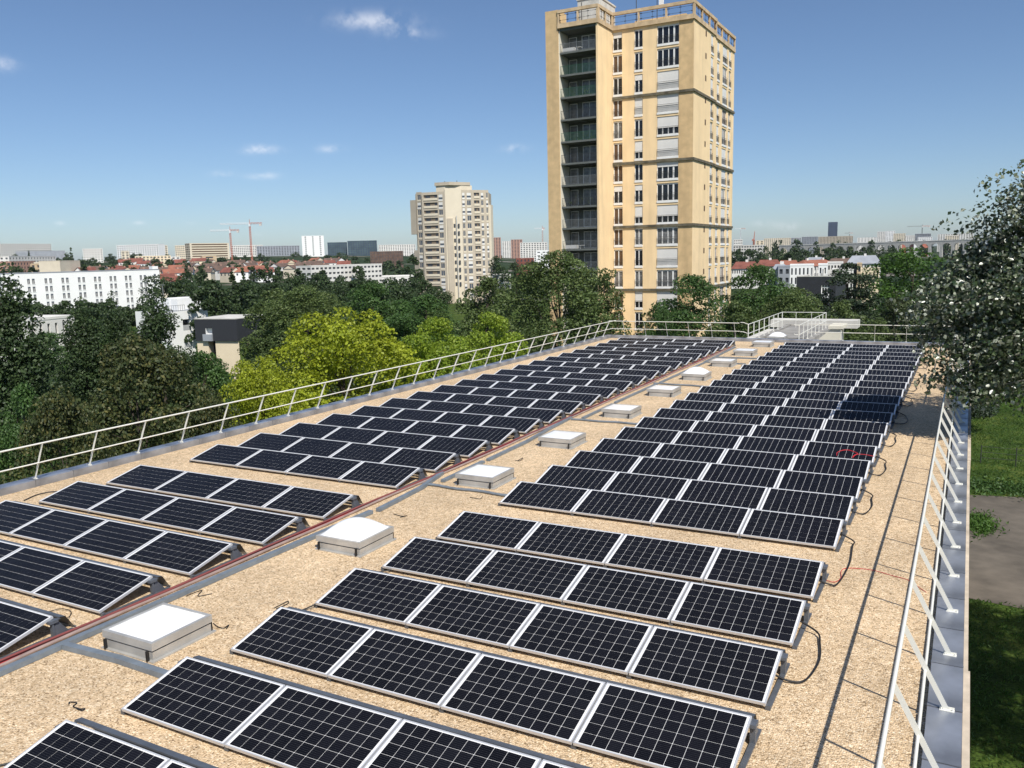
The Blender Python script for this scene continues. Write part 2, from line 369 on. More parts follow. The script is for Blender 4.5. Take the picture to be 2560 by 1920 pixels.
# asphalt path crossing the lawn beside the building
mb = MB(); L1 = [(-1, 64.5), (4, 65.8), (10, 64.0), (18, 58.5), (30, 49)]; L2 = [(-1, 45.5), (4, 44.8), (10, 41.5), (18, 38), (30, 34)]
for i in range(4): mb.quad((*L2[i], GZ + .02), (*L2[i + 1], GZ + .02), (*L1[i + 1], GZ + .02), (*L1[i], GZ + .02))
struct(mb.build('path', 'asphalt'))

# ------------------------------------------------------------------ the flat-roofed building we look along
BX0, BX1, BY0, BY1 = -19.80, 0.17, -6.0, 49.30
CIX0, CIX1, CIY = -19.42, -0.175, 48.92       # inner faces of the copings
CH = .17
bld = thing('flat_roof_building', 'long flat-roofed building covered in beige gravel, carrying the solar rows', 'building', (0, 0, 0))
MB().box(BX0 + .04, BX1 - .02, BY0, BY1 - .03, GZ, -.25).build('wall', 'stone', bld)
MB().quad((CIX0 - .02, BY0, 0), (CIX1 + .02, BY0, 0), (CIX1 + .02, CIY + .02, 0), (CIX0 - .02, CIY + .02, 0)).build('roof_gravel', 'gravel', bld)
mb = MB(); mb.box(BX0 + .04, CIX0 - .02, BY0, BY1, -.25, CH - .03); mb.box(CIX1 + .02, BX1 - .03, BY0, BY1, -.25, CH - .03); mb.box(CIX0, CIX1, CIY + .03, BY1, -.25, CH - .03); mb.build('parapet', 'concrete', bld)
# stone edge outside the right coping, in uneven lengths
y = BY0; k = 0
for L in (17.0, 11.5, 10.0, 12.0, 10.8):
    w = .075 if k % 2 == 0 else .055
    b_ = MB().box(BX1 + .004, BX1 + w, y + .01, min(y + L, BY1) - .01, -.55, CH - .05 - .02 * (k % 2)).build('edge_stone', 'stone', bld); y += L; k += 1
# coping plates of folded zinc, butt-jointed with standing laps
def coping_mesh(L, w):
    mb = MB(); mb.box(0, w, 0.007, L - .007, CH - .028, CH); mb.box(0, .012, .007, L - .007, .0, CH - .028); mb.box(w - .012, w, .007, L - .007, -.06, CH - .028)
    mb.box(-.004, w + .004, .007, .045, CH + .0005, CH + .005); return mb.mesh('coping', 'zinc')
cmL = coping_mesh(1.0, .38); cmR = coping_mesh(1.0, .345); cmF = coping_mesh(1.0, .38)
def lay(me, x, y0, y1, pitch, axis='y', flip=False):
    n = int(round((y1 - y0) / pitch))
    for i in range(n):
        o = inst('coping', me, bld, (x, y0 + i * pitch, random.uniform(-.003, .003)) if axis == 'y' else (y0 + i * pitch, x, random.uniform(-.003, .003)))
        o.scale = (1, pitch, 1)
        if axis == 'x': o.rotation_euler = (0, 0, R(-90))
        o.rotation_euler[1] = random.uniform(-.004, .004)
lay(cmL, -19.80, 2.0, 49.28, .985)
lay(cmR, -.175, 2.0, 48.9, 1.117)
lay(cmF, 49.30, -19.40, .16, .889, 'x')
# note: the far copings run along X, their width towards -Y

# ------------------------------------------------------------------ guard railings, posts leaning inwards
def post_mesh(dx, h, L=.0):
    # flat bar leaning by dx over height h (local: base at origin, lean along +x), flat side facing along y
    mb = MB(); t = .004; w = .028
    n = np.array([h, -dx]); n = n / np.hypot(*n)
    a = np.array([0, .0]); b = np.array([dx, h])
    c = [a - n * w, a + n * w, b + n * w, b - n * w]
    mb.add([(p[0], -t, p[1]) for p in c] + [(p[0], t, p[1]) for p in c], [(0, 1, 2, 3), (7, 6, 5, 4), (0, 4, 5, 1), (1, 5, 6, 2), (2, 6, 7, 3), (3, 7, 4, 0)])
    return mb.mesh('post', 'white_metal')
def plate_mesh():
    mb = MB(); mb.box(-.075, .075, -.03, .03, 0, .008); mb.box(-.075, .075, -.03, -.022, .008, .03)
    for x in (-.055, .055): mb.tube([(x, .008, .008), (x, .008, .028)], .01, 6)
    return mb.mesh('base_plate', 'white_metal')
PLT = plate_mesh()
def railing(label, p0, p1, pitch, lean, h, ext=0.0, off=0.0, z0=CH, skip=()):
    p0 = np.array([*p0, z0]); p1 = np.array([*p1, z0]); d = p1 - p0; L = np.linalg.norm(d); d = d / L
    nl = np.array([lean[0], lean[1], 0.0]); dx = np.linalg.norm(nl); ang = math.atan2(nl[1], nl[0])
    t = thing('guard_railing', label, 'railing', tuple(p0), 0)
    pm = post_mesh(dx, h); n = int((L - off) / pitch) + 1
    for i in range(n):
        q = d * (off + i * pitch)
        po = inst('post', pm, t, tuple(q), (0, 0, ang)); inst('base_plate', PLT, po)
    for f, r in ((1.0, .021), (.46, .017)):
        a = nl * f + np.array([0, 0, h * f]) + np.array([0, 0, .012 if f == 1 else 0]); s = nl / dx * (.02 if f < 1 else 0)
        MB().tube([a - d * ext + s, a + d * (L * .5) + s, a + d * (L + ext) + s], r, 8).build('rail', 'white_metal', t, smooth=True)
    return t
railing('white railing leaning inward on the left roof edge', (-19.56, 3.2), (-19.56, 49.0), 1.44, (.42, 0), .90, off=.10)
railing('white railing leaning inward on the right roof edge, shadow on the gravel', (.02, 3.0), (.02, 48.9), 1.433, (-.465, 0), .89, off=1.07)
railing('white railing on the far roof edge, left of the raised walkway', (-19.5, 49.22), (-11.5, 49.22), 1.36, (0, -.42), .88, off=.9)
tr = thing('guard_railing', 'upright thin railing on the far roof edge, right of the walkway', 'railing', (-6.9, 49.25, CH))
pm = post_mesh(.05, .87)
for x in (.95, 2.55, 4.1, 5.6, 6.8): po = inst('post', pm, tr, (x, 0, 0), (0, 0, R(-90))); inst('base_plate', PLT, po)
for z in (.87, .42): MB().tube([(-.9, 0, z), (3, 0, z), (7.0, 0, z)], .018, 8).build('rail', 'white_metal', tr, smooth=True)

# walkway and annex behind the far parapet
an = thing('concrete_annex', 'pale concrete annex with overhanging slab behind the far parapet', 'building', (-9.5, 55, GZ))
ao = (-9.5, 55, GZ)
MB().box(-12.6, -7.6, 49.6, 63.0, GZ, -.45).build('wall', 'light_concrete', an, ao)
mb = MB(); mb.box(-11.3, -10.95, 49.5, 62.2, -.45, -.08); mb.box(-8.35, -8.0, 49.5, 62.2, -.45, -.08); mb.build('kerb', 'grey_concrete', an, ao)
MB().box(-10.9, -8.4, 53.2, 62.0, -.445, -.14).build('roof_slab', 'grey_concrete', an, ao)
MB().box(-10.3, -8.42, 51.9, 53.2, -.445, -.25).build('step', 'dark_clad', an, ao)
MB().box(-12.4, -6.6, 62.0, 63.6, -.30, .22).build('overhanging_slab', 'light_concrete', an, ao)
mb = MB(); mb.add([(-7.6, 52.0, -1.5), (-6.45, 52.0, -1.5), (-6.45, 52.0, .55), (-6.95, 52.0, .55), (-7.6, 52.0, -.05), (-7.6, 52.3, -1.5), (-6.45, 52.3, -1.5), (-6.45, 52.3, .55), (-6.95, 52.3, .55), (-7.6, 52.3, -.05)],
           [(0, 1, 2, 3, 4), (9, 8, 7, 6, 5), (1, 6, 7, 2), (2, 7, 8, 3), (3, 8, 9, 4), (0, 4, 9, 5)])
mb.box(-7.1, -6.3, 51.9, 54.0, .55, .72); mb.build('stair_wall', 'pale_wall', an, ao)
mb = MB(); mb.obox((-8.0, 49.7), (.35, 0), (0, 9), -.6, -.28); mb.build('stair_stringer', 'grey_concrete', an, ao)
wr = thing('walkway_railing', 'upright white railing round the raised walkway behind the far parapet', 'railing', (-11.1, 49.3, -.08))
pv = MB().box(-.022, .022, -.022, .022, 0, 1.04).mesh('post', 'white_metal')
pl2 = MB().box(-.07, .07, -.07, .07, 0, .012).mesh('base_plate', 'white_metal')
for x in (0, 2.82):
    for i in range(8):
        po = inst('post', pv, wr, (x, .02 + i * 1.44, 0)); inst('base_plate', pl2, po)
for x in (.9, 1.9): po = inst('post', MB().box(-.012, .012, -.012, .012, 0, 1.04).mesh('post', 'white_metal'), wr, (x, 10.1, 0))
for z in (1.04, .5):
    MB().tube([(-.45, 0, z + .1), (-.28, 0, z + .1), (0, .02, z), (0, 10.1, z), (2.82, 10.1, z), (2.82, .02, z), (2.6, 0, z), (2.55, -.02, z + .05)], .02, 8).build('rail', 'white_metal', wr, smooth=False)

# ------------------------------------------------------------------ skylights
def skylight(x0, y0, label, dome, bz=0.0, sc_=1.0):
    t = thing('skylight', label, 'skylight', (x0, y0, bz), 0, 'skylights along the middle of the roof'); t.scale = (sc_, sc_, 1)
    mb = MB(); mb.box(0, 1.05, 0, 1.08, 0.0, .02); mb.box(.045, 1.0, .045, 1.03, .02, .13); mb.build('base_flashing', 'curb', t)
    MB().box(.07, .975, .07, 1.01, .13, .17).build('curb', 'curb', t)
    a, b_, c, d = .015, 1.015, .03, 1.05
    mb = MB(); mb.box(a, b_, c, c + .05, .155, .262); mb.box(a, b_, d - .05, d, .155, .262); mb.box(a, a + .05, c + .05, d - .05, .155, .262); mb.box(b_ - .05, b_, c + .05, d - .05, .155, .262)
    mb.build('lid_frame', 'curb', t)
    n = 12; mb = MB(); P = []
    for i in range(n + 1):
        for j in range(n + 1):
            u, v = i / n, j / n; hh = (math.sin(math.pi * u) * math.sin(math.pi * v)) ** .55 * .24 if dome else .012 * min(1, 6 * min(u, v, 1 - u, 1 - v))
            P.append((a + .045 + (b_ - a - .09) * u, c + .045 + (d - c - .09) * v, .252 + hh))
    mb.add(P, [(i * (n + 1) + j, (i + 1) * (n + 1) + j, (i + 1) * (n + 1) + j + 1, i * (n + 1) + j + 1) for i in range(n) for j in range(n)])
    mb.build('dome' if dome else 'pane', 'opal', t, smooth=True)
    for (x, y) in ((.1, .012), (.95, .012), (.985, 1.05)): MB().box(x - .012, x + .012, y - .03, y + .01, .02, .16).build('latch', 'black', t)
    return t
SK = [6.92, 11.26, 16.02, 20.3, 24.87, 29.22, 33.44, 37.84, 42.14, 46.28]
SL = ['flat white skylight nearest the camera, beside the cable trays', 'bulging white dome skylight, second from the camera', 'flat skylight third from the camera, where the cable branch crosses',
      'flat skylight fourth from the camera along the gravel strip', 'flat skylight fifth from the camera along the gravel strip', 'flat skylight sixth from the camera, just before the far dome skylight',
      'small-looking dome skylight seventh from the camera, farther of the two domes', 'flat skylight eighth from the camera, just behind the far dome', 'flat skylight ninth from the camera, second from the far parapet', 'flat skylight closest to the far parapet']
for i, y0 in enumerate(SK): skylight(-10.27 + .012 * min(i, 2), y0, SL[i], i in (1, 6))
s = skylight(-10.4, 51.0, 'grey pyramid dome skylight on the annex behind the far parapet', True, -.14)

# ------------------------------------------------------------------ cable trays, red conduits, loose cables
def box_run(name, mats, label, cat, pts, w, h, z0=.005, group=None):
    mb = MB(); pts = [np.array(p, float) for p in pts]
    for i in range(len(pts) - 1):
        a, b = pts[i], pts[i + 1]; d = b - a; L = np.hypot(*d); d = d / L; n = np.array([-d[1], d[0]]) * w / 2
        mb.prism([tuple(a - n), tuple(b - n), tuple(b + n), tuple(a + n)], z0 + .0015 * (i % 2), z0 + h + .0015 * (i % 2))
    o = mb.build(name, mats, None, (float(pts[0][0]), float(pts[0][1]), 0)); return tag(o, label, cat, group)
box_run('cable_tray', 'tray', 'grey cable tray running beside the nearest skylight', 'cable tray', [(-10.80, 2.5), (-10.78, 6.7), (-10.74, 10.0), (-10.66, 13.45)], .11, .07)
box_run('cable_tray', 'tray', 'grey cable tray piece between the dome skylight and the third skylight', 'cable tray', [(-10.60, 13.6), (-10.74, 15.4), (-11.02, 16.7)], .10, .07)
box_run('cable_tray', 'tray', 'short grey tray just left of the third skylight from the camera', 'cable tray', [(-10.62, 16.1), (-10.68, 18.1)], .10, .06)
box_run('cable_tray', 'tray', 'grey tray strip left of the fourth skylight from the camera', 'cable tray', [(-10.66, 18.3), (-10.72, 20.6), (-10.9, 22.5), (-11.0, 24.0), (-11.03, 24.3)], .10, .06)
box_run('cable_tray', 'tray', 'grey tray strip left of the fifth skylight from the camera', 'cable tray', [(-10.62, 24.3), (-10.66, 27.0)], .09, .06)
box_run('cable_tray', 'tray', 'grey tray strip left of the sixth skylight from the camera', 'cable tray', [(-10.7, 27.3), (-10.72, 31.9)], .09, .06)
box_run('cable_tray', 'tray', 'grey tray strip left of the far dome skylight', 'cable tray', [(-10.70, 32.2), (-10.74, 38.9)], .09, .06)
box_run('cable_tray', 'tray', 'farthest grey tray strip, ending at the last left row', 'cable tray', [(-10.80, 39.2), (-10.95, 45.6)], .09, .06)
box_run('cable_tray_branch', 'tray', 'grey tray branch in front of the nearest skylight', 'cable tray', [(-10.72, 6.70), (-9.7, 6.76), (-8.5, 6.73)], .10, .075)
for (ya, yb, lb) in ((15.70, 15.66, 'ribbed grey cable branch in front of the third skylight'), (24.02, 24.1, 'ribbed grey cable branch in front of the fifth skylight'),
                     (32.02, 31.87, 'grey cable branch just before the far dome skylight')):
    pts = [(-10.9 + i * (2.3 / 24), ya + (yb - ya) * i / 24 + .03 * math.sin(i * .5), .035 + .004 * (i % 2)) for i in range(25)]
    o = MB().tube(pts, .032, 8).build('cable_conduit', 'tray', None, (-10.9, ya, 0)); tag(o, lb, 'conduit')
box_run('cable_tray_branch', 'tray', 'grey tray branch across the strip before the ninth skylight', 'cable tray', [(-10.75, 41.02), (-8.8, 41.04)], .10, .06)
box_run('cable_tray_branch', 'tray', 'grey tray branch across the strip behind the eighth skylight', 'cable tray', [(-10.85, 39.12), (-8.85, 38.92)], .12, .05)
# red and brown corrugated conduits laid along the left rows
rng = random.Random(3)
for k, (dx, r, mtl, lb) in enumerate(((0.0, .022, 'red', 'bright red corrugated conduit along the left solar rows'), (-.05, .022, 'red_dark', 'dull red conduit lying against the bright red one'),
                                      (.055, .028, 'brown_tray', 'brown conduit running beside the red ones on the gravel'), (.015, .020, 'red_dark', 'thin dark red conduit lying on top of the bundle'))):
    pts = []; y = 2.6
    while y < 46:
        pts.append((-11.03 - .0028 * (y - 5) + dx + .018 * math.sin(y * .9 + k * 2) + rng.uniform(-.004, .004), y, r + .004 + (.045 if k == 3 else 0) + .006 * math.sin(y * 1.7 + k)))
        y += .55
    o = MB().tube(pts, r, 7).build('conduit', mtl, None, (-11.03, 2.6, 0), True); tag(o, lb, 'conduit')
def cable(name, mtl, label, pts, r, n=6):
    # smooth curve through control points (Catmull-Rom)
    p = [np.array(q, float) for q in pts]; p = [2 * p[0] - p[1]] + p + [2 * p[-1] - p[-2]]; outp = []
    for i in range(1, len(p) - 2):
        for s_ in range(6):
            t = s_ / 6; a, b, c, d = p[i - 1], p[i], p[i + 1], p[i + 2]
            outp.append(.5 * ((2 * b) + (-a + c) * t + (2 * a - 5 * b + 4 * c - d) * t * t + (-a + 3 * b - 3 * c + d) * t ** 3))
    outp.append(p[-2])
    o = MB().tube(outp, r, n).build(name, mtl, None, tuple(map(float, p[1])), True); return tag(o, label, 'cable')

# ------------------------------------------------------------------ solar rows
PWD, PDP, TILT, H0 = 1.65, .99, R(12.55), .06
CP, CG = .1565, .0048
def panel_mesh():
    mb = MB(); fw_ = .014; e = .014
    mb.box(0, PWD, 0, e, 0, .037); mb.box(0, PWD, PDP - e, PDP, 0, .037); mb.box(0, fw_, e, PDP - e, 0, .037); mb.box(PWD - fw_, PWD, e, PDP - e, 0, .037)
    mb.box(fw_, PWD - fw_, e, PDP - e, .024, .030, 1)
    return mb.mesh('solar_panel', ['alu', 'backsheet'])
def cell_geo(mb, x, y):
    c = CP - CG; k = .003; z0, z1 = .0302, .0325
    P = [(x + k, y), (x + c - k, y), (x + c, y + k), (x + c, y + c - k), (x + c - k, y + c), (x + k, y + c), (x, y + c - k), (x, y + k)]
    mb.prism(P, z0, z1)
PM = panel_mesh()
CX0, CY0 = (PWD - 10 * CP) / 2 + CG / 2, (PDP - 6 * CP) / 2 + CG / 2
mb = MB(); cell_geo(mb, 0, 0); CELL = mb.mesh('cell', 'cell')
mb = MB()
for i in range(10):
    for j in range(6): cell_geo(mb, CX0 + i * CP, CY0 + j * CP)
CELLS = mb.mesh('cells', 'cell')
TY, TZ = PDP * math.cos(TILT), H0 + PDP * math.sin(TILT)
def defl_mesh():
    mb = MB(); L = 6.66
    pr = [(TY + .085, TZ - .035), (TY + .088, TZ - .018), (TY + .175, TZ - .035), (TY + .30, .03), (TY + .33, .028)]
    for z_ in (0, -.004): mb.add([(x, p[0], p[1] + z_) for p in pr for x in (0, L)], [(2 * i, 2 * i + 1, 2 * i + 3, 2 * i + 2) for i in range(4)])
    for i in range(5): x = i * (L - .04) / 4; mb.box(x, x + .04, TY + .0, TY + .10, TZ - .05, TZ - .037)
    return mb.mesh('wind_deflector', 'galv')
DM = defl_mesh()
def brk_mesh():
    mb = MB(); w = .03
    mb.box(-w, w, .015, TY + .26, .004, .030)
    mb.box(-w, w, TY - .06, TY - .03, .030, TZ - .015); mb.box(-w * 1.4, w * 1.4, TY - .10, TY + .03, TZ - .055, TZ - .012)
    mb.add([(-.012, TY - .05, .03), (.012, TY - .05, .03), (.012, TY + .19, .03), (-.012, TY + .19, .03), (-.012, TY + .01, TZ - .04), (.012, TY + .01, TZ - .04), (.012, TY + .03, TZ - .04), (-.012, TY + .03, TZ - .04)],
           [(0, 1, 5, 4), (1, 2, 6, 5), (2, 3, 7, 6), (3, 0, 4, 7)])
    mb.box(-w, w, .015, .06, .030, H0 - .002)
    return mb.mesh('bracket', 'galv')
BM = brk_mesh()
CLM = MB().box(-.012, .012, .0, .05, 0, .012).mesh('clamp', 'alu')
def solar_row(x0, y0, label, group, cells_in=()):
    t = thing('solar_panel_row', label, 'solar panels', (x0, y0, 0), 0, group)
    for i in range(4):
        p = inst('solar_panel', PM, t, (i * 1.67, 0, H0 + random.uniform(-.002, .002)), (TILT + random.uniform(-.004, .004), 0, random.uniform(-.0012, .0012)))
        if i in cells_in:
            for a in range(10):
                for b in range(6): inst('cell', CELL, p, (CX0 + a * CP, CY0 + b * CP, 0))
        else: inst('cell_grid', CELLS, p)['kind'] = 'stuff'
    inst('wind_deflector', DM, t)
    for i in range(5):
        x = -.01 + i * 1.67 if 0 < i < 4 else (-.02 if i == 0 else 6.68)
        inst('bracket', BM, t, (x, 0, 0))
    return t
YN = lambda i: 5.884 + (i - 1) * 1.6745 if i >= 1 else 4.25
YF = lambda i: 14.968 + (i - 6) * 1.5988
XR, XL = -8.463, -17.869
near_c = {('R', 0): (0, 1, 2), ('R', 1): (0, 1, 2, 3), ('R', 2): (0, 1, 2, 3), ('R', 3): (0, 1, 2, 3), ('R', 4): (0, 1, 2, 3), ('R', 5): (0, 1, 2, 3), ('L', 1): (3,), ('L', 2): (2, 3), ('L', 3): (0, 1, 2, 3), ('L', 4): (0, 1, 2, 3)}
for i in range(0, 26):
    y = YN(i) if i < 6 else YF(i)
    for s_, x in (('R', XR), ('L', XL)):
        if s_ == 'L' and i == 0: continue
        yy = y + (0 if s_ == 'R' else (.03 if i < 6 else .12))
        side = 'right' if s_ == 'R' else 'left'
        if i == 0: lb = 'row of four dark solar panels at the bottom edge, nearest the camera'
        elif i < 6:
            k = i - 1
            lb = f'row of four dark solar panels, {ORD[k]} of the near {side} block of five'
        else:
            k = i - 6
            lb = f'row of four dark solar panels, {ORD[k]} of the far {side} block, counted from the camera' if k not in (0, 19) else (f'first row of solar panels behind the gravel gap, {side} far block' if k == 0 else f'last row of solar panels by the far parapet, {side} block')
        solar_row(x, yy, lb, f'solar panel rows on the {side} of the roof', near_c.get((s_, i), ()))
# loose cables
for i in (3, 5, 7, 9, 11, 13, 15, 17, 19, 21, 23):
    ya = (YN(i) if i < 6 else YF(i)) + .75; yb = (YN(i + 1) if i + 1 < 6 else YF(i + 1)) + .45; xe = XR + 6.68; b = random.uniform(.24, .38)
    lb = f'black cable loop at the right end of solar rows, {ORD[(i - 3) // 2]} loop from the camera'
    cable('cable_loop', 'black', lb, [(xe - .15, ya, .10), (xe + .10, ya + .0, .035), (xe + b * .8, ya + .12, .03), (xe + b, (ya + yb) / 2, .03), (xe + b * .8, yb - .15, .035), (xe + .2, yb + .1, .06), (xe - .1, yb + .2, .16)], .013)
cable('cable', 'black', 'thin black cable between second and third right-hand rows, left ends', [(-8.42, 8.55, .03), (-8.62, 8.8, .025), (-8.55, 9.1, .03), (-8.35, 9.4, .12)], .011)
cable('cable', 'black', 'short black cable at the left end of fourth right-hand row', [(-8.42, 10.35, .03), (-8.6, 10.6, .025), (-8.3, 10.9, .05)], .011)
cable('cable', 'black', 'black cable on gravel left of the left rows', [tuple(onz(60, 1251, .02)), tuple(onz(95, 1236, .02)), tuple(onz(135, 1229, .03)), tuple(onz(165, 1232, .05))], .012)
cable('cable', 'black', 'thin black cable at the bottom left corner of the gravel', [tuple(onz(-5, 1915, .02)), tuple(onz(30, 1906, .02)), tuple(onz(60, 1890, .05))], .012)
cable('cable', 'black', 'thin black cable loop behind the nearest left row', [tuple(onz(112, 1532, .02)), tuple(onz(150, 1522, .03)), tuple(onz(176, 1527, .03)), tuple(onz(174, 1540, .02)), tuple(onz(160, 1550, .1))], .006)
cable('red_wire', 'red', 'thin red wire winding over the gravel by the right railing', [tuple(onz(x, y, .012)) for x, y in ((2058, 1448), (2085, 1455), (2102, 1445), (2103, 1428), (2120, 1420), (2180, 1425), (2235, 1440), (2270, 1450), (2300, 1470), (2315, 1480))], .005)
cable('red_wire', 'red', 'red wire looped over a panel of the right array', [tuple(onz(1850 + x / 4.424, 840 + y / 4.424, .215 + (1330 - y) * .0010)) for x, y in ((1070, 1320), (1075, 1290), (1130, 1265), (1200, 1262), (1260, 1280), (1300, 1300), (1260, 1320), (1245, 1345), (1290, 1310), (1380, 1312), (1480, 1330))], .009)
for n_, P in enumerate([[(172, 1760), (175, 1755), (192, 1757), (183, 1766), (200, 1772), (212, 1771), (206, 1776), (192, 1772)], [(465, 1490), (490, 1480), (505, 1476), (495, 1490), (530, 1484)], [(685, 1520), (705, 1510), (720, 1503), (718, 1510), (690, 1522)],
                        [(985, 1285), (1005, 1290), (1018, 1289), (1000, 1293)], [(1175, 1243), (1200, 1247), (1206, 1241)], [(1287, 1150), (1300, 1152), (1307, 1145), (1295, 1151)], [(533, 1558), (545, 1567), (560, 1570), (572, 1562), (566, 1572)]]):
    lb = ['bent black cable tie on gravel beside the bottom left row', 'black cable offcut on gravel just beyond the nearest skylight', 'narrow black cable offcut on gravel left of the second right row', 'small dark offcut on gravel behind the dome skylight', 'tiny dark offcut near the third skylight',
          'tiny dark offcut behind the third skylight', 'black offcut at the right corner of the nearest skylight'][n_]
    o = cable('cable_offcut', 'black', lb, [tuple(onz(x, y, .012)) for x, y in P], .007, 5); o['category'] = 'offcut'

# ------------------------------------------------------------------ yellow apartment tower
def window_kit(w, h, panes, bars=True):
    """shared meshes of one window type, local x along the wall, y inwards, z up; origin at the lower left of the opening"""
    K = {}; s = .26
    mb = MB(); mb.box(0, w, -.07, .14, 0, s); K['sill'] = mb.mesh('sill', 'white_paint')
    mb = MB(); t = .07
    mb.box(0, t, .12, .2, s, h); mb.box(w - t, w, .12, .2, s, h); mb.box(t, w - t, .12, .2, h - .2, h); mb.box(t, w - t, .12, .2, s, s + .06)
    for i in range(1, len(panes)): x = t + (w - 2 * t) * panes[i][0]; mb.box(x - panes[i][1], x + panes[i][1], .11, .21, s + .06, h - .2)
    K['frame'] = mb.mesh('window', 'white_paint')
    K['pane'] = MB().quad((t, .185, s), (w - t, .185, s), (w - t, .185, h), (t, .185, h)).mesh('pane', 'pane')
    K['pane2'] = MB().quad((t, .185, s), (w - t, .185, s), (w - t, .185, h), (t, .185, h)).mesh('pane', 'pane_curtain')
    K['panew'] = MB().quad((t, .185, s), (w - t, .185, s), (w - t, .185, h), (t, .185, h)).mesh('pane', 'wood')
    for nm, lo in (('shut1', .32), ('shut2', .62), ('shut3', 1.0)):
        mb = MB(); mb.box(.05, w - .05, .07, .10, h - .02 - (h - s - .02) * lo, h - .02); K[nm] = mb.mesh('shutter', 'shutter')
    mb = MB(); zr = s + .92
    mb.box(.0, w, -.055, -.025, zr, zr + .035); mb.box(.0, w, -.05, -.03, zr - .16, zr - .14); mb.box(0, w, -.05, -.03, s + .06, s + .08)
    n = int(w / .125)
    for i in range(n + 1): x = .01 + (w - .02) * i / n; mb.box(x - .009, x + .009, -.048, -.032, s + .08, zr - .16)
    K['rail'] = mb.mesh('railing', 'dark_metal')
    return K
def put_window(K, parent, loc, rotz, rg, bars=True, style=None):
    o = inst('window', K['frame'], parent, loc, (0, 0, rotz))
    st = style or rg.choice(['open', 'open', 'open', 'curtain', 'wood', 'shut1', 'shut1', 'shut2', 'shut3', 'shut3'])
    inst('pane', K['panew'] if st == 'wood' else K['pane2'] if st == 'curtain' else K['pane'], o)
    if st.startswith('shut'): inst('shutter', K[st], o)
    inst('sill', K['sill'], o)
    if bars: inst('railing', K['rail'], o)
    return o
def yellow_tower():
    rg = random.Random(11); YT, XC, XI = 106.71, -31.27, -41.93
    org = (-40.0, 115.0, GZ)
    t = thing('apartment_tower', 'tall yellow ochre apartment tower with dark balcony column, behind the roof', 'building', org)
    P = lambda x, y, z: (x - org[0], y - org[1], z - org[2])
    NF = 17; ST = 2.742; tops = [33.05 - ST * k for k in range(NF)]
    wh = 2.46
    zs = []; hz = []
    for k in range(NF - 1, -1, -1): zs += [tops[k] - wh, tops[k]]
    zs = [GZ] + zs + [33.25] if zs[0] > GZ + .05 else zs + [33.25]
    base = 1 if zs[0] == GZ else 0
    hole_rows = [base + 2 * i for i in range(NF)]
    # front
    us = [0, .08, 1.32, 2.98, 4.08, 5.98, 8.80, 9.59, 10.66]
    mb = MB(); holed(mb, (XI, YT, 0), (1, 0, 0), (0, -1, 0), us, zs, {(c, r) for c in (1, 3, 5) for r in hole_rows}, .3, 0, 0, 2, {6: 1, 7: 1})
    # right side, near half and far half set back
    uA = [0, 5.17, 5.78, 7.87, 9.16, 10.29]; hA = {(3, r) for r in hole_rows}
    holed(mb, (XC, YT, 0), (0, 1, 0), (1, 0, 0), uA, zs, hA, .3, 0, 0, 2)
    uB = [0, 1.53, 2.76, 4.43, 6.92, 7.81, 9.06, 10.94]
    holed(mb, (XC - .22, YT + 10.29, 0), (0, 1, 0), (1, 0, 0), uB, zs, {(c, r) for c in (1, 3, 5) for r in hole_rows}, .3, 0, 0, 2)
    mb.quad((XC - .22, YT + 10.29, GZ), (XC, YT + 10.29, GZ), (XC, YT + 10.29, 33.25), (XC - .22, YT + 10.29, 33.25))
    # wing side wall, back and hidden sides, roof
    YW = 101.8
    mb.quad((XI, YW, GZ), (XI, YT, GZ), (XI, YT, 33.25), (XI, YW, 33.25))
    YB = YT + 21.2
    mb.quad((XC - .22, YB, GZ), (-49.05, YB, GZ), (-49.05, YB, 33.25), (XC - .22, YB, 33.25)); mb.quad((-49.05, YW + .05, GZ), (-49.05, YB, GZ), (-49.05, YB, 33.25), (-49.05, YW + .05, 33.25))
    mb.add([(-49.0, YW + 1, 33.24), (XI - .1, YW + 1, 33.24), (XI - .1, YT + .1, 33.24), (XC - .3, YT + .1, 33.24), (XC - .3, YB, 33.24), (-49, YB, 33.24)], [(0, 1, 2, 3, 4, 5)], 1)
    mb.build('wall', ['ochre', 'ochre_dark', 'pane'], t, org)
    mb = MB(); mb.box(-49.05, -47.3, YW - .02, YW + 2.6, GZ, 35.55); mb.build('end_pillar', 'ochre_dark', t, org)
    MB().box(-47.3, -47.14, YW + .12, YW + 2.6, GZ, 33.0).build('white_return', 'pale_wall', t, org)
    MB().box(-42.16, XI - .004, YW - .006, YW + 2.6, GZ, 33.25).build('wing_pier', 'ochre', t, org)
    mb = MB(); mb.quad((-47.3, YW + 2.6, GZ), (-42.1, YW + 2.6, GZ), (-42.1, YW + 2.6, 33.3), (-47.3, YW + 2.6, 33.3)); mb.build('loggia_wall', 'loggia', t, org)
    # bands
    for z in (24.92, 16.66, 8.55, .32, -7.9):
        mb = MB(); mb.box(XI + .002, XC + .16, YT - .16, YT - .001, z - .17, z + .15); mb.box(XC + .001, XC + .16, YT - .001, YT + 10.35, z - .17, z + .15); mb.box(XC - .21, XC - .05, YT + 10.35, YB, z - .17, z + .15); mb.build('cornice', 'cornice', t, org)
    # windows
    KN = window_kit(1.24, wh, [(0, 0), (.5, .05)]); KM = window_kit(1.10, wh, [(0, 0), (.5, .05)]); KW = window_kit(2.82, wh, [(0, 0), (.24, .06), (.52, .05), (.78, .10)])
    K129 = window_kit(1.29, wh, [(0, 0), (.5, .05)]); K249 = window_kit(2.49, wh, [(0, 0), (.33, .05), (.66, .05)])
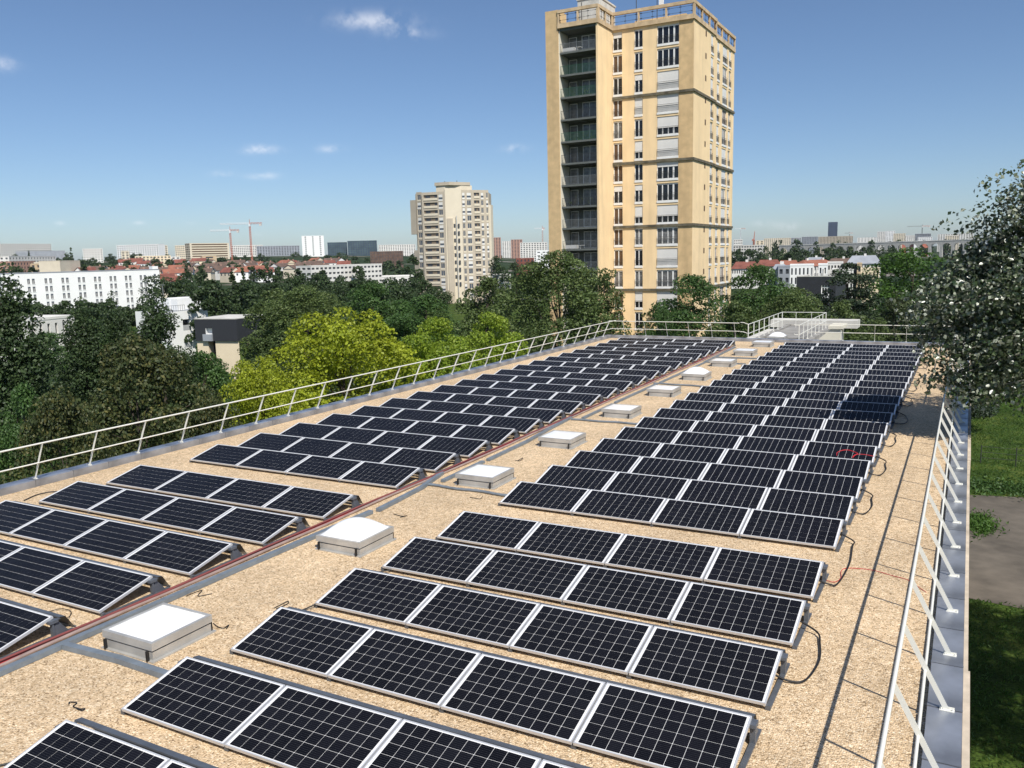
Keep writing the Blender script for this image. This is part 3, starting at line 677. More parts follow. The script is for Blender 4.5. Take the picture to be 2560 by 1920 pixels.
    wide = ['open', 'open', 'shut3', 'shut3', 'shut2', 'shut3', 'shut1', 'open', 'shut2', 'curtain', 'shut3', 'curtain', 'shut3', 'open', 'open', 'shut3', 'open']
    mid = ['open', 'open', 'shut1', 'shut3', 'open', 'shut2', 'open', 'shut1', 'shut2', 'curtain', 'open', 'curtain', 'shut2', 'open', 'open', 'open', 'open']
    lef = ['shut1', 'wood', 'open', 'wood', 'curtain', 'wood', 'wood', 'shut1', 'wood', 'wood', 'wood', 'curtain', 'wood', 'wood', 'open', 'wood', 'open']
    for k in range(NF):
        zb = tops[k] - wh
        if zb < -9.3: continue
        put_window(KN, t, P(XI + .08, YT, zb), 0, rg, style=lef[k]); put_window(KM, t, P(XI + 2.98, YT, zb), 0, rg, style=mid[k]); put_window(KW, t, P(XI + 5.98, YT, zb), 0, rg, style=wide[k])
        if zb < -6: continue
        put_window(K129, t, P(XC, YT + 7.87, zb), R(90), rg)
        for u, K in ((1.53, K129), (4.43, K249), (7.81, K129)): put_window(K, t, P(XC - .22, YT + 10.29 + u, zb), R(90), rg)
        # slit window
        MB().box(XC - .03, XC + .012, YT + 5.2, YT + 5.75, tops[k] - .75, tops[k] - .05).build('slit_window', 'wood', t, org)
    # balconies
    bar_cols = ['grey_metal', 'green_metal', 'green_metal', 'dark_metal', 'green_metal', 'dark_metal', 'grey_metal', 'dark_metal', 'grey_metal', 'grey_metal', 'grey_metal', 'dark_metal', 'dark_metal', 'dark_metal', 'dark_metal', 'dark_metal']
    def rail_mesh(mtl):
        mb = MB(); L = 5.0; mb.box(0, L, -.02, .02, 1.0, 1.04); mb.box(0, L, -.015, .015, .06, .09)
        for i in range(41): x = L * i / 40; mb.box(x - .01, x + .01, -.01, .01, .09, 1.0)
        return mb.mesh('railing', mtl)
    RM = {m: rail_mesh(m) for m in set(bar_cols)}
    DR = MB(); DR.box(.2, 1.3, .0, .06, .05, 2.2, 1); DR.box(.28, 1.22, -.02, .0, .2, 2.1, 0); DR.box(2.0, 4.9, .0, .06, .05, 2.25, 1)
    for a in (2.1, 3.05, 4.0): DR.box(a, a + .82, -.02, .0, .15, 2.15, 0)
    DRM = DR.mesh('balcony_door', ['pane_curtain', 'shutter'])
    for k in range(15):
        zt = 30.40 - 2.728 * k
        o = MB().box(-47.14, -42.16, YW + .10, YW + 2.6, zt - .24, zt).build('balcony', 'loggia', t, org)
        inst('railing', RM[bar_cols[k]], o, P(-47.14, YW + .16, zt)); inst('balcony_door', DRM, o, P(-47.14, YW + 2.5, zt))
        if k in (0, 2, 4, 7, 9, 10):
            mb = MB()
            if k in (4, 7, 2):
                for q in range(60): x, y, z = rg.uniform(-46.5, -42.5), YW + rg.uniform(.3, .9), zt + abs(rg.gauss(.4, .35)); s_ = rg.uniform(.06, .16); mb.add([(x, y, z), (x + s_, y + rg.uniform(-.1, .1), z + .03), (x + rg.uniform(-.03, .1), y, z + s_)], [(0, 1, 2)])
                mb.build('balcony_plants', 'leaf_olive', o, org)
            else:
                x = -47 + rg.random() * 2; mb.box(x, x + 1.6, YW + .35, YW + .9, zt + .02, zt + .5); mb.box(x + 1.9, x + 2.5, YW + .35, YW + .9, zt + .4, zt + .46); mb.box(x + 2.0, x + 2.04, YW + .4, YW + .85, zt, zt + .4); mb.build('balcony_furniture', 'shutter', o, org)
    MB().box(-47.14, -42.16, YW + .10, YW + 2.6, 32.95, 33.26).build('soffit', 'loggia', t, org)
    # roof parapet: beams on short posts with open bays and slim rails
    def frieze(a, b, n, z0=33.27):
        a = np.array(a, float); b = np.array(b, float); d = b - a; L = np.hypot(*d); d = d / L; nn = np.array([-d[1], d[0]]) * .16
        mb = MB()
        def ob(s0, s1, w, za, zb): c = a + d * s0; mb.obox(c - nn * w, d * (s1 - s0), nn * 2 * w, za, zb)
        ob(0, L, 1.0, z0, z0 + .55); ob(0, L, 1.1, z0 + 1.80, z0 + 2.18)
        for i in range(n + 1): s0 = min(max(0, L * i / n - .11), L - .22); ob(s0, s0 + .22, .8, z0 + .55, z0 + 1.80)
        mb.build('parapet', 'parapet', t, org)
        mb = MB()
        for i in range(n):
            s0, s1 = L * i / n + .11, L * (i + 1) / n - .11
            for z in (.95, 1.55):
                p, q = a + d * s0, a + d * s1; mb.tube([(*p, z0 + z), (*q, z0 + z)], .018, 5)
            for f in (.06, .5, .94):
                c = a + d * (s0 + (s1 - s0) * f); mb.tube([(*c, z0 + .55), (*c, z0 + 1.8)], .02, 5)
                for z in (.95, 1.55): e = d * .14; mb.tube([(*(c - e), z0 + z), (*(c + e), z0 + z)], .05, 5)
        mb.build('parapet_rail', 'dark_metal', t, org)
    frieze((XI + .0, YT - .1), (XC + .12, YT - .1), 3); frieze((XC + .0, YT + .08), (XC + .0, YT + 10.3), 3); frieze((XC - .22, YT + 10.5), (XC - .22, YB), 3)
    frieze((-47.3, YW - .02), (XI + .1, YW - .02), 2); frieze((XI, YW + .16), (XI, YT - .26), 2)
    MB().box(-46.2, -43.2, 105.5, 111.0, 33.25, 37.3).box(-46.3, -43.1, 105.4, 111.1, 37.3, 37.5).build('lift_hut', 'light_concrete', t, org)
    MB().box(-41.0, -34.0, 112.5, 120, 33.25, 35.6).build('plant_room', 'ochre_dark', t, org)
    for x, y, h in ((-36.9, 109.5, 38.9), (-40.6, 112, 39.5), (-45, 104, 36.6)): MB().tube([(x, y, 33.2), (x, y, h)], .05, 6).build('antenna', 'dark_metal', t, org)
    MB().box(-36.6, -36.05, 109.3, 109.6, 36.1, 38.8).build('cell_antenna', 'white_paint', t, org)
yellow_tower()

# ------------------------------------------------------------------ generic flat-roofed block with window openings
def fit_grid(L, z0, z1, cols_, st, wf=.5, hf=.55, zoff=.3):
    """breakpoints for cols_ windows over length L and storeys st"""
    us = [0]; c = L / cols_
    for i in range(cols_): us += [c * (i + .5 - wf / 2), c * (i + .5 + wf / 2)]
    us.append(L); n = max(1, int((z1 - z0 - .6) / st)); zs = [z0]; top = z1 - .7
    for j in range(n - 1, -1, -1): zs += [top - j * st - st * hf, top - j * st]
    zs.append(z1)
    if zs[1] <= z0 + .05: zs = zs[:1] + zs[3:]; n -= 1
    return us, zs, {(1 + 2 * i, 1 + 2 * j) for i in range(cols_) for j in range(n)}
def block(name, label, cat, A, B, depth, z0, z1, colsF, colsS, st, wallm, winm='far_window', roofm='roof_grey', wf=.5, hf=.55, parts=None, winparts=False, extras=None):
    """A, B: ground points of the visible front (left, right); depth away from the camera"""
    A = np.array(A[:2], float); B = np.array(B[:2], float); d = B - A; L = np.hypot(*d); d = d / L; n = np.array([d[1], -d[0]])
    if np.dot(n, -(A + B) / 2) < 0: n = -n
    org = ((A[0] + B[0]) / 2, (A[1] + B[1]) / 2, z0); t = thing(name, label, cat, org)
    us, zs, ho = fit_grid(L, z0, z1, colsF, st, wf, hf) if colsF else ([0, L], [z0, z1], set())
    mb = MB(); holed(mb, (*A, 0), (*d, 0), (*n, 0), us, zs, ho, .35, 0, 0, 1)
    for (Q, dr, nn) in ((B, -n, d), (A, -n, -d)):
        us2, zs2, ho2 = fit_grid(depth, z0, z1, colsS, st, wf, hf) if colsS else ([0, depth], [z0, z1], set())
        holed(mb, (*Q, 0), (*dr, 0), (*nn, 0), us2, zs2, ho2, .35, 0, 0, 1)
    C_, D_ = B - n * depth, A - n * depth
    mb.quad((*C_, z0), (*D_, z0), (*D_, z1), (*C_, z1)); mb.build('wall', [wallm, winm], t, org)
    mb = MB(); mb.obox(A - n * .02 + d * .01, d * (L - .02), -n * (depth - .04), z1 - .3, z1 - .01); mb.build('roof', roofm, t, org)
    mb = MB(); w_ = .35
    mb.obox(A + n * .06 - d * .06, d * (L + .12), -n * (w_ + .06), z1 + .002, z1 + .42); mb.obox(D_ - d * .06, d * (L + .12), n * w_, z1 + .002, z1 + .42)
    mb.obox(A - n * w_ - d * .06, d * w_, -n * (depth - 2 * w_), z1 + .002, z1 + .42); mb.obox(B - n * w_ - d * (w_ - .06), d * w_, -n * (depth - 2 * w_), z1 + .002, z1 + .42)
    mb.build('parapet', wallm, t, org)
    if extras: extras(t, org, A, B, d, n, L, z1)
    return t
def far_block(label, px0, px1, ytop, D, depth, wallm, colsF, st=2.8, name='apartment_block', cat='building', D1=None, colsS=3, roofm='roof_grey', ybase=None, wf=.5, hf=.55, winm='far_window', extras=None):
    a, b = hd(px0, ytop, D), hd(px1, ytop, D1 or D); z1 = (a[2] + b[2]) / 2 - .42
    z0 = min(float(ground_z(*a[:2])), float(ground_z(*b[:2])))
    if z1 - z0 < 3: z0 = z1 - 4
    return block(name, label, cat, a, b, depth, z0 - 1, z1, colsF, colsS, st, wallm, winm, roofm, wf, hf, extras=extras)

# white slab block on the left, with window pairs as parts
def white_slab():
    a, b = dep(47 - 45, 590 + 500 / 5.267, 290), dep(398, 590 + 446 / 5.267, 329); z1 = (a[2] + b[2]) / 2
    A, B = np.array(a[:2]), np.array(b[:2]); d = B - A; L = np.hypot(*d); d /= L; n = np.array([d[1], -d[0]]); n = n if np.dot(n, -A) > 0 else -n
    z0 = GZ - 3; org = (*((A + B) / 2), z0); t = thing('apartment_block', 'bright white slab block with paired windows, beyond the dark trees at left', 'building', org)
    st = 2.75; bays = 9; us = [0]; bw = (L - 4.5) / bays; wcols = []
    for i in range(bays):
        c = 1.0 + bw * (i + .5)
        for s_ in (-1.0, .55): us += [c + s_ - .50, c + s_ + .50]; wcols.append(len(us) - 2)
    us.append(L); zs = [z0]; rows = []
    for k in range(5, -1, -1): zt = z1 - 1.9 - k * st; zs += [zt - 1.9, zt]; rows.append(len(zs) - 2)
    zs.append(z1)
    mb = MB(); holed(mb, (*A, 0), (*d, 0), (*n, 0), us, zs, {(c, r) for c in wcols for r in rows}, .25, 0, 0, 1)
    C_, D_ = B - n * 12, A - n * 12
    mb.quad((*B, z0), (*C_, z0), (*C_, z1), (*B, z1)); mb.quad((*C_, z0), (*D_, z0), (*D_, z1), (*C_, z1)); mb.quad((*D_, z0), (*A, z0), (*A, z1), (*D_, z1)); mb.build('wall', ['bright_white', 'pane_curtain'], t, org)
    MB().obox(A + n * .1, d * L, -n * 12.1, z1 + .002, z1 + .28).build('roof_edge', 'slate', t, org)
    w = MB(); w.box(-.02, 1.0, .05, .12, 0, .08); w.box(.0, .09, .05, .12, .08, 1.86); w.box(.91, 1.0, .05, .12, .08, 1.86); w.box(.46, .54, .05, .12, .08, 1.86); w.box(-.06, 1.06, -.12, .05, -.1, 0.0)
    w.box(.09, .46, .10, .11, .08, 1.86, 1); w.box(.54, .91, .10, .11, .08, 1.86, 1); w.box(.09, .91, .02, .09, 1.5, 1.88, 2); WM = w.mesh('window', ['white_paint', 'pane_curtain', 'far_glass'])
    ang = math.atan2(d[1], d[0])
    for ci in wcols:
        for r in rows:
            p = A + d * us[ci]; inst('window', WM, t, (p[0] - org[0], p[1] - org[1], zs[r] - org[2]), (0, 0, ang))
    for zz in (z1 - 2.5, z1 - 5.3):
        p = A + d * (L - 2.3); mb = MB(); mb.obox(p + n * .03, d * .8, -n * .03, zz, zz + .9); mb.build('small_window', 'far_glass', t, org)
    q = A + d * (L - 2.6); MB().obox(q, d * 2.2, -n * 3, z1 + .28, z1 + 1.4).build('lift_hut', 'bright_white', t, org)
white_slab()

# beige mid-distance tower
def beige_tower():
    D0 = 312.0; cx, cyy = 1010 + 640 / 5.53, 640
    c = dep(cx, cyy, D0); k = D0 / F / 5.53            # metres per crop pixel
    X = lambda px: (px - 640) * k
    E_ = lambda x, dd: np.array([c[0], c[1]]) + RTH[:2] * x + FWH[:2] * dd
    ztop = dep(1120, 440 + 222 / 5.53, D0)[2]; zcore = dep(1120, 440 + 105 / 5.53, D0)[2]
    org = (float(c[0]), float(c[1]), GZ - 2); t = thing('apartment_tower', 'beige mid-distance apartment tower with stacked balconies, left of the yellow one', 'building', org)
    st = 2.77; NF = 15; z0 = GZ - 2; rg = random.Random(5)
    def facet(A, B, spec, zt, wm='beige', extra=None):
        d = B - A; L = np.hypot(*d); d = d / L; n = np.array([d[1], -d[0]]); n = n if np.dot(n, -A) > 0 else -n
        us = sorted({0, L} | {L * u for s_ in spec for u in s_[:2]}); zs = [z0]; rows = []
        NFl = int((zt - z0 - 1) / st)
        for k_ in range(NFl - 1, -1, -1): zz = zt - 1.0 - k_ * st; zs += [zz - 1.75, zz]; rows.append(len(zs) - 2)
        zs.append(zt); holes = set()
        for (u0, u1, kind) in spec:
            i = min(range(len(us)), key=lambda q: abs(us[q] - L * u0)); holes |= {(i, r) for r in rows}
        mb = MB(); holed(mb, (*A, 0), (*d, 0), (*n, 0), us, zs, holes, .35, 0, 1, 2); mb.build('wall', [wm, 'beige', 'far_window'], t, org)
        ang = math.atan2(d[1], d[0])
        for (u0, u1, kind) in spec:
            w = L * (u1 - u0)
            if kind == 'b':
                mb = MB(); mb.box(0, w, -.14, .34, -.25, .0); mb.box(0, w, -.18, -.10, -.22, .62); BMm = mb.mesh('balcony', 'beige_light')
                DMm = MB().box(w * .12, w * .45, .27, .33, .2, 1.7).mesh('balcony_window', 'far_window'); DM2 = MB().box(w * .78, w * .95, .27, .33, .2, 1.7).mesh('balcony_window', 'far_window')
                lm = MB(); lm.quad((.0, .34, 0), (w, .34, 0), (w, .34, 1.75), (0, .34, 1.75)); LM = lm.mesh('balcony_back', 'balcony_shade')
            else:
                mb = MB(); mb.box(0, w, .10, .16, 0, 1.75, 1); mb.box(-.02, .07, .05, .2, 0, 1.75); mb.box(w - .07, w + .02, .05, .2, 0, 1.75); mb.box(w / 2 - .04, w / 2 + .04, .05, .18, 0, 1.75); mb.box(-.05, w + .05, -.08, .15, -.62, -.02); WN = [mb.mesh('window', ['beige_light', 'far_glass'])]
                mb = MB(); mb.box(0, w, .10, .16, 0, 1.75, 1); mb.box(0, w, .03, .12, .7, 1.75, 0); mb.box(-.05, w + .05, -.08, .15, -.62, -.02); WN.append(mb.mesh('window', ['off_white', 'far_glass']))
            for r in rows:
                p = A + d * (L * u0); loc = (p[0] - org[0], p[1] - org[1], zs[r] - org[2])
                if kind == 'b': o = inst('balcony', BMm, t, loc, (0, 0, ang)); inst('balcony_back', LM, o); inst('balcony_window', DMm, o); inst('balcony_window', DM2, o)
                else: inst('window', WN[1 if rg.random() < .4 else 0], t, loc, (0, 0, ang))
    p0, p1, p2, p3, p4 = E_(X(150), 6.0), E_(X(270), 4.0), E_(X(592), 0), E_(X(815), 1.2), E_(X(1185), 5.0)
    facet(E_(X(178), 5.4), E_(X(262), 3.9), [(.2, .8, 'w')], ztop + .3)
    facet(E_(X(262), 3.3), p2, [(.08, .68, 'b'), (.73, .90, 'w')], ztop)
    facet(p2 + RTH[:2] * .02, p3, [], ztop + 1.2, 'beige_light'); facet(p3, p4, [(.03, .12, 'w'), (.20, .35, 'w'), (.46, .66, 'b'), (.72, .81, 'w'), (.91, .98, 'w')], ztop + .5)  # middle facet in paler beige: its sunlit look is put into the colour
    # body behind, stepped core, side slabs
    MB().prism([tuple(p) for p in (E_(X(165), 6), E_(X(270), 4.6), p2 + FWH[:2] * .7, p3 + FWH[:2] * .7, p4 + FWH[:2] * .8, E_(X(1215), 16), E_(X(180), 18))], z0, ztop - .3).build('core', 'beige', t, org)
    mb = MB(); mb.prism([tuple(p) for p in (E_(X(470), 1.9), E_(X(592), .5), E_(X(815), 1.8), E_(X(960), 4), E_(X(800), 12), E_(X(500), 12))], ztop - .5, zcore - .9); mb.build('stair_core', 'beige_light', t, org)
    mb = MB(); mb.prism([tuple(p) for p in (E_(X(452), 1.6), E_(X(660), -.6), E_(X(938), 3.4), E_(X(800), 13), E_(X(480), 13))], zcore - .9, zcore + .25); mb.build('roof_cap', 'beige', t, org)
    zz = lambda y: dep(1120, 440 + y / 5.53, D0)[2]
    MB().prism([tuple(p) for p in (E_(X(85), 7), E_(X(172), 5.2), E_(X(172), 9), E_(X(85), 10))], zz(790), zz(315)).build('side_bay', 'beige', t, org)
    MB().prism([tuple(p) for p in (E_(X(115), 7), E_(X(195), 5.2), E_(X(195), 9), E_(X(115), 10))], z0, zz(1015)).build('side_bay', 'beige', t, org)
    MB().prism([tuple(p) for p in (E_(X(1180), 5.2), E_(X(1212), 6), E_(X(1240), 9), E_(X(1185), 9))], zz(1260), zz(405)).build('side_bay', 'beige_light', t, org)
    # lower projecting bay on the middle facet with a pipe and small windows
    MB().prism([tuple(p) for p in (E_(X(612), -.25), E_(X(690), -.15), E_(X(690), .5), E_(X(612), .6))], z0, zz(590)).build('projecting_bay', 'beige', t, org)
    for i in range(9):
        z = zz(715 + i * 101)
        for xx in (700, 758): MB().prism([tuple(p) for p in (E_(X(xx), .45), E_(X(xx + 24), .58), E_(X(xx + 24), .9), E_(X(xx), .8))], z, z + 1.3).build('window', 'far_window', t, org)
    MB().tube([(*E_(X(742), .2), z0), (*E_(X(742), .2), zz(555))], .2, 6).build('downpipe', 'light_concrete', t, org)
    for i in range(7): p = E_(X(585 + i * 28), 5 + i % 3); MB().tube([(*p, zcore), (*p, zcore + rg.uniform(.5, 1.4))], .12, 5).build('vent_pipe', 'dark_metal', t, org)
beige_tower()

# white and black houses among the trees, left
def small_houses():
    c = 6.506
    q = lambda x, y, D: dep(420 + x / c, 680 + y / c, D)
    a, b = q(425, 770, 120), q(1110, 768, 118); zt = a[2]; zm = q(440, 1125, 120)[2]; org = (a[0], a[1], GZ)
    t = thing('house', 'black-clad cube house over a cream ground floor, among trees at left', 'house', org)
    A, B = np.array(a[:2]), np.array(b[:2]); d = B - A; L = np.hypot(*d); d /= L; n = np.array([d[1], -d[0]]); n = n if np.dot(n, -A) > 0 else -n
    u0, u1 = L * .255, L * .41; mb = MB(); holed(mb, (*A, 0), (*d, 0), (*n, 0), [0, u0, u1, L], [zm, zm + .1, zt - 1.25, zt], {(1, 1)}, .5, 0, 1, 1)
    mb.quad((*A, zm), (*(A - n * 8), zm), (*(A - n * 8), zt), (*A, zt)); mb.quad((*B, zm), (*(B - n * 8), zm), (*(B - n * 8), zt), (*B, zt)); mb.quad((*A, zt), (*B, zt), (*(B - n * 8), zt), (*(A - n * 8), zt)); mb.build('upper_wall', ['dark_clad', 'bright_white'], t, org)
    mb = MB(); holed(mb, (*(A - n * .25), 0), (*d, 0), (*n, 0), [0, L * .27, L * .44, L], [GZ, zm - 1.9, zm - .02, zm - .01], {(1, 0), (1, 1)}, 1.2, 0, 0, 1); mb.build('lower_wall', ['cream', 'dark_clad'], t, org)
    MB().obox(A + d * (u0 - .4) + n * .25, d * (u1 - u0 + .45), -n * .25, zm, zm + .95).build('balcony_rail', 'slate', t, org)
    MB().obox(A + n * .05, d * L, -n * 8, zt + .01, zt + .12).build('roof_edge', 'light_concrete', t, org)
    # white terrace building behind
    a, b = q(20, 650, 145), q(640, 600, 152); A, B = np.array(a[:2]), np.array(b[:2]); zt = (a[2] + b[2]) / 2; org = (a[0], a[1], GZ); d = B - A; L = np.hypot(*d); d /= L; n = np.array([d[1], -d[0]]); n = n if np.dot(n, -A) > 0 else -n
    t = thing('house', 'white terraced apartment house with loggias and roof terrace, behind black house', 'house', org)
    us = [0, L * .32, L * .52, L * .6, L * .66, L * .8, L * .86, L]; zs = [GZ, zt - 8.2, zt - 6.3, zt - 5.3, zt - 3.4, zt - 2.2, zt - 1.5, zt]
    mb = MB(); holed(mb, (*A, 0), (*d, 0), (*n, 0), us, zs, {(1, 5), (1, 4), (1, 2), (3, 5), (5, 5)}, .8, 0, 0, 1)
    for S in (A, B): mb.quad((*S, GZ), (*(S - n * 9), GZ), (*(S - n * 9), zt), (*S, zt))
    mb.quad((*A, zt - .05), (*B, zt - .05), (*(B - n * 9), zt - .05), (*(A - n * 9), zt - .05), 2); mb.build('wall', ['bright_white', 'far_window', 'slate'], t, org)
    for zz in (zt - 3.4, zt - 6.4): MB().obox(A + d * (L * .32) + n * .02, d * (L * .2), -n * .1, zz, zz + .9).build('balcony_panel', 'roof_grey', t, org)
    MB().obox(A + d * (L * .42) - n * 2, d * 1.6, -n * 1.6, zt, zt + 2.0).build('chimney', 'bright_white', t, org)
    MB().obox(A + d * (L * .5) - n * 5, d * (L * .85), -n * 4, zt - .4, zt + 2.0).build('penthouse', 'bright_white', t, org)
    mb = MB()
    for f in np.linspace(0, 1, 9): p = A + d * (L * .45 * f) - n * .5; mb.tube([(*p, zt), (*p, zt + 1)], .03, 5)
    mb.tube([(*(A - n * .5), zt + 1), (*(A + d * L * .45 - n * .5), zt + 1)], .035, 5); mb.build('terrace_rail', 'grey_metal', t, org)
    # lower wing of the white slab seen between the trees
    far_block('low white building with grey flat roof between the two dark poplars, left', 70, 185, 792, 165, 14, 'off_white', 6, 3.0, D1=172, colsS=0, wf=.35, hf=.6)
    # lamp posts
    for x, y0, y1, lb in ((501, 718, 745, 'tall twin-pole mast behind the white terraced house'), (406, 713, 760, 'slim grey lamp post at the right end of the white slab')):
        p = dep(x, y0, 170); z = p[2]; o = MB().tube([(p[0], p[1], GZ), (p[0], p[1], z)], .09, 6).box(p[0] - .5, p[0] + .5, p[1] - .12, p[1] + .12, z, z + .14).build('lamp_post', 'grey_metal', None, (p[0], p[1], GZ)); tag(o, lb, 'lamp post')
small_houses()

# ------------------------------------------------------------------ far town on the hillside, left
c1_ = 3.456
Z1 = lambda x, y: (x / c1_, 500 + y / c1_)
def fb(label, x0, x1, y, D, depth, wallm, cols_, **k): return far_block(label, Z1(x0, 0)[0], Z1(x1, 0)[0], Z1(0, y)[1], D, depth, wallm, cols_, **k)
fb('very long white slab block on the skyline at the far left', -60, 440, 378, 1500, 14, 'off_white', 26, D1=1560, wf=.62, hf=.5)
fb('small white stepped block with flat roof on the left skyline', 712, 885, 420, 1150, 14, 'off_white', 7, D1=1150, wf=.5, hf=.45)
fb('white and dark chequered slab block on the left skyline', 1005, 1365, 385, 1280, 14, 'bright_white', 18, D1=1240, wf=.55, hf=.5, colsS=0)
fb('cream slab just right of the chequered block', 1366, 1446, 392, 1340, 20, 'beige_light', 3, D1=1340)
fb('pale cream long block left of the balcony block, on the skyline', 1510, 1640, 392, 1320, 14, 'beige_light', 8)
fb('cream block with brown balcony bands left of the cranes', 1636, 1978, 372, 1180, 16, 'beige_light', 1, D1=1200, st=3.0, wf=.9, hf=.5, winm='wood')
fb('pale low slab behind the crane masts', 1985, 2212, 392, 1500, 14, 'off_white', 14, wf=.6)
fb('pale yellow low building in front of the chequered block', 1165, 1475, 482, 1050, 12, 'cream', 10, colsS=2)
fb('white low house right of the pale yellow building', 1478, 1556, 488, 1040, 10, 'off_white', 2)
fb('grey tower-like corner building before the chequered block', 1045, 1115, 440, 1000, 12, 'beige_light', 2, colsS=0)
fb('low white row of flats with dark windows at far left', 75, 480, 484, 800, 12, 'off_white', 16, D1=860, wf=.45, hf=.5)
fb('brick-red flats below the low white row at far left', 95, 300, 528, 700, 12, 'pink_brick', 8, D1=720)
fb('cream flats with balconies at far left, half hidden by trees', 290, 480, 535, 660, 12, 'beige_light', 6, D1=660)
fb('tan gable wall building above the white slab, left', 400, 515, 545, 640, 12, 'tan', 3, D1=650)
fb('cream and grey blank-sided block above the white slab', 515, 690, 522, 620, 14, 'beige_light', 0, D1=640, colsS=0)
fb('tan blank gable building below the balcony block', 1745, 1870, 482, 1000, 12, 'tan', 1)
fb('grey hangar-like long roof below the far left slab', 130, 560, 440, 1350, 30, 'slate', 0, D1=1350, colsS=0)
c2_ = 3.16
Z2 = lambda x, y: (600 + x / c2_, 400 + y / c2_)
def fb2(label, x0, x1, y, D, depth, wallm, cols_, **k): return far_block(label, Z2(x0, 0)[0], Z2(x1, 0)[0], Z2(0, y)[1], D, depth, wallm, cols_, **k)
fb2('white small tower block with balcony column on the skyline', 486, 660, 598, 1250, 16, 'bright_white', 3, wf=.22, hf=.5)
fb2('long pale slab far behind the crane, skyline', -30, 180, 672, 1650, 14, 'off_white', 14)
fb2('long grey low block left of the white small tower', 130, 470, 678, 1600, 14, 'slate', 16)
fb2('dark teal glass office block, left half', 690, 845, 650, 1350, 20, 'teal_glass', 9, winm='blue_glass', roofm='slate', wf=.6, hf=.6)
fb2('dark teal glass office block with curved roof, right half', 848, 1080, 637, 1330, 22, 'teal_glass', 12, winm='blue_glass', roofm='slate', wf=.6, hf=.6)
fb2('far white row of flats left of the beige tower', 1095, 1385, 668, 1700, 14, 'off_white', 16)
fb2('long white low school block with window bands before the wood', 560, 1120, 826, 480, 12, 'off_white', 18, D1=520, wf=.7, hf=.4)
fb2('white low building left of the beige tower foot', 1120, 1370, 915, 300, 14, 'off_white', 6, D1=300, wf=.6, hf=.4)
fb2('small white building right of the beige tower foot', 1990, 2140, 905, 300, 14, 'off_white', 3, D1=300)
fb2('pink brick tower block right of the beige tower, skyline', 1995, 2060, 612, 1700, 16, 'pink_brick', 3)
fb2('white stepped blocks right of the pink tower, skyline', 2070, 2212, 640, 1900, 16, 'off_white', 8)
fb2('pink brick block on the skyline left of the yellow tower', 2140, 2230, 628, 1750, 16, 'pink_brick', 4)
far_block('white residential block with rows of windows, left of the yellow tower', 1300, 1368, 606, 1300, 16, 'off_white', 10, wf=.55)
far_block('red brick low building left of the yellow tower', 1290, 1335, 645, 620, 14, 'red_tile', 5, wf=.4)
far_block('small white arched hall left of the yellow tower foot', 1340, 1380, 626, 700, 14, 'bright_white', 3, hf=.3)
def house(label, px, py, D, w, dpt, roofm, wallm, ang, hroof=2.6, hwall=5.5):
    p = dep(px, py, D); zr = p[2]; org = (p[0], p[1], zr - hroof - hwall)
    t = thing('house', label, 'house', org, ang, 'red-roofed houses on the far hillside')
    MB().box(-w / 2, w / 2, -dpt / 2, dpt / 2, -14, hwall).build('wall', wallm, t)
    e = .4; mb = MB(); mb.add([(-w / 2 - e, -dpt / 2 - e, hwall - .15), (w / 2 + e, -dpt / 2 - e, hwall - .15), (w / 2 + e, dpt / 2 + e, hwall - .15), (-w / 2 - e, dpt / 2 + e, hwall - .15), (-w / 2 - e, 0, hwall + hroof), (w / 2 + e, 0, hwall + hroof)],
                             [(0, 1, 5, 4), (2, 3, 4, 5), (0, 3, 2, 1)]); rf = mb.build('roof', roofm, t)
    MB().add([(-w / 2, -dpt / 2, hwall), (-w / 2, dpt / 2, hwall), (-w / 2, 0, hwall + hroof - .25), (w / 2, -dpt / 2, hwall), (w / 2, dpt / 2, hwall), (w / 2, 0, hwall + hroof - .25)], [(0, 1, 2), (3, 5, 4)]).build('gable', wallm, t)
    MB().box(w * .2, w * .2 + .9, -.3, .4, hwall + hroof - 1.2, hwall + hroof + .9).build('chimney', 'pink_brick', rf)
    for k in range(max(2, int(w / 3.4))):
        x = -w / 2 + (k + .5) * w / max(2, int(w / 3.4)); MB().box(x - .55, x + .55, -dpt / 2 - .04, -dpt / 2, hwall - 2.3, hwall - .9).build('window', 'far_window', t)
HS = [(215, 668, 560), (240, 665, 600), (262, 672, 520), (285, 664, 640), (305, 668, 580), (330, 663, 620), (350, 672, 500), (372, 666, 560), (395, 668, 600), (408, 684, 420), (425, 690, 400), (432, 672, 520), (447, 662, 620), (462, 668, 560),
      (478, 656, 700), (497, 663, 620), (512, 670, 540), (527, 658, 680), (545, 664, 600), (560, 655, 720), (575, 668, 560), (592, 660, 660), (606, 668, 560), (622, 656, 700), (635, 664, 600), (660, 668, 560), (672, 654, 720), (700, 658, 660), (715, 650, 740), (732, 662, 600),
      (755, 655, 660), (780, 652, 700), (800, 660, 600), (822, 650, 740), (842, 645, 800), (860, 652, 700)]
rgx = random.Random(77)
HS += [(310 + i * 24 + rgx.uniform(-8, 8), rgx.uniform(644, 657), rgx.uniform(760, 980)) for i in range(22)]
HS.sort(key=lambda h: h[0])
rgh = random.Random(21)
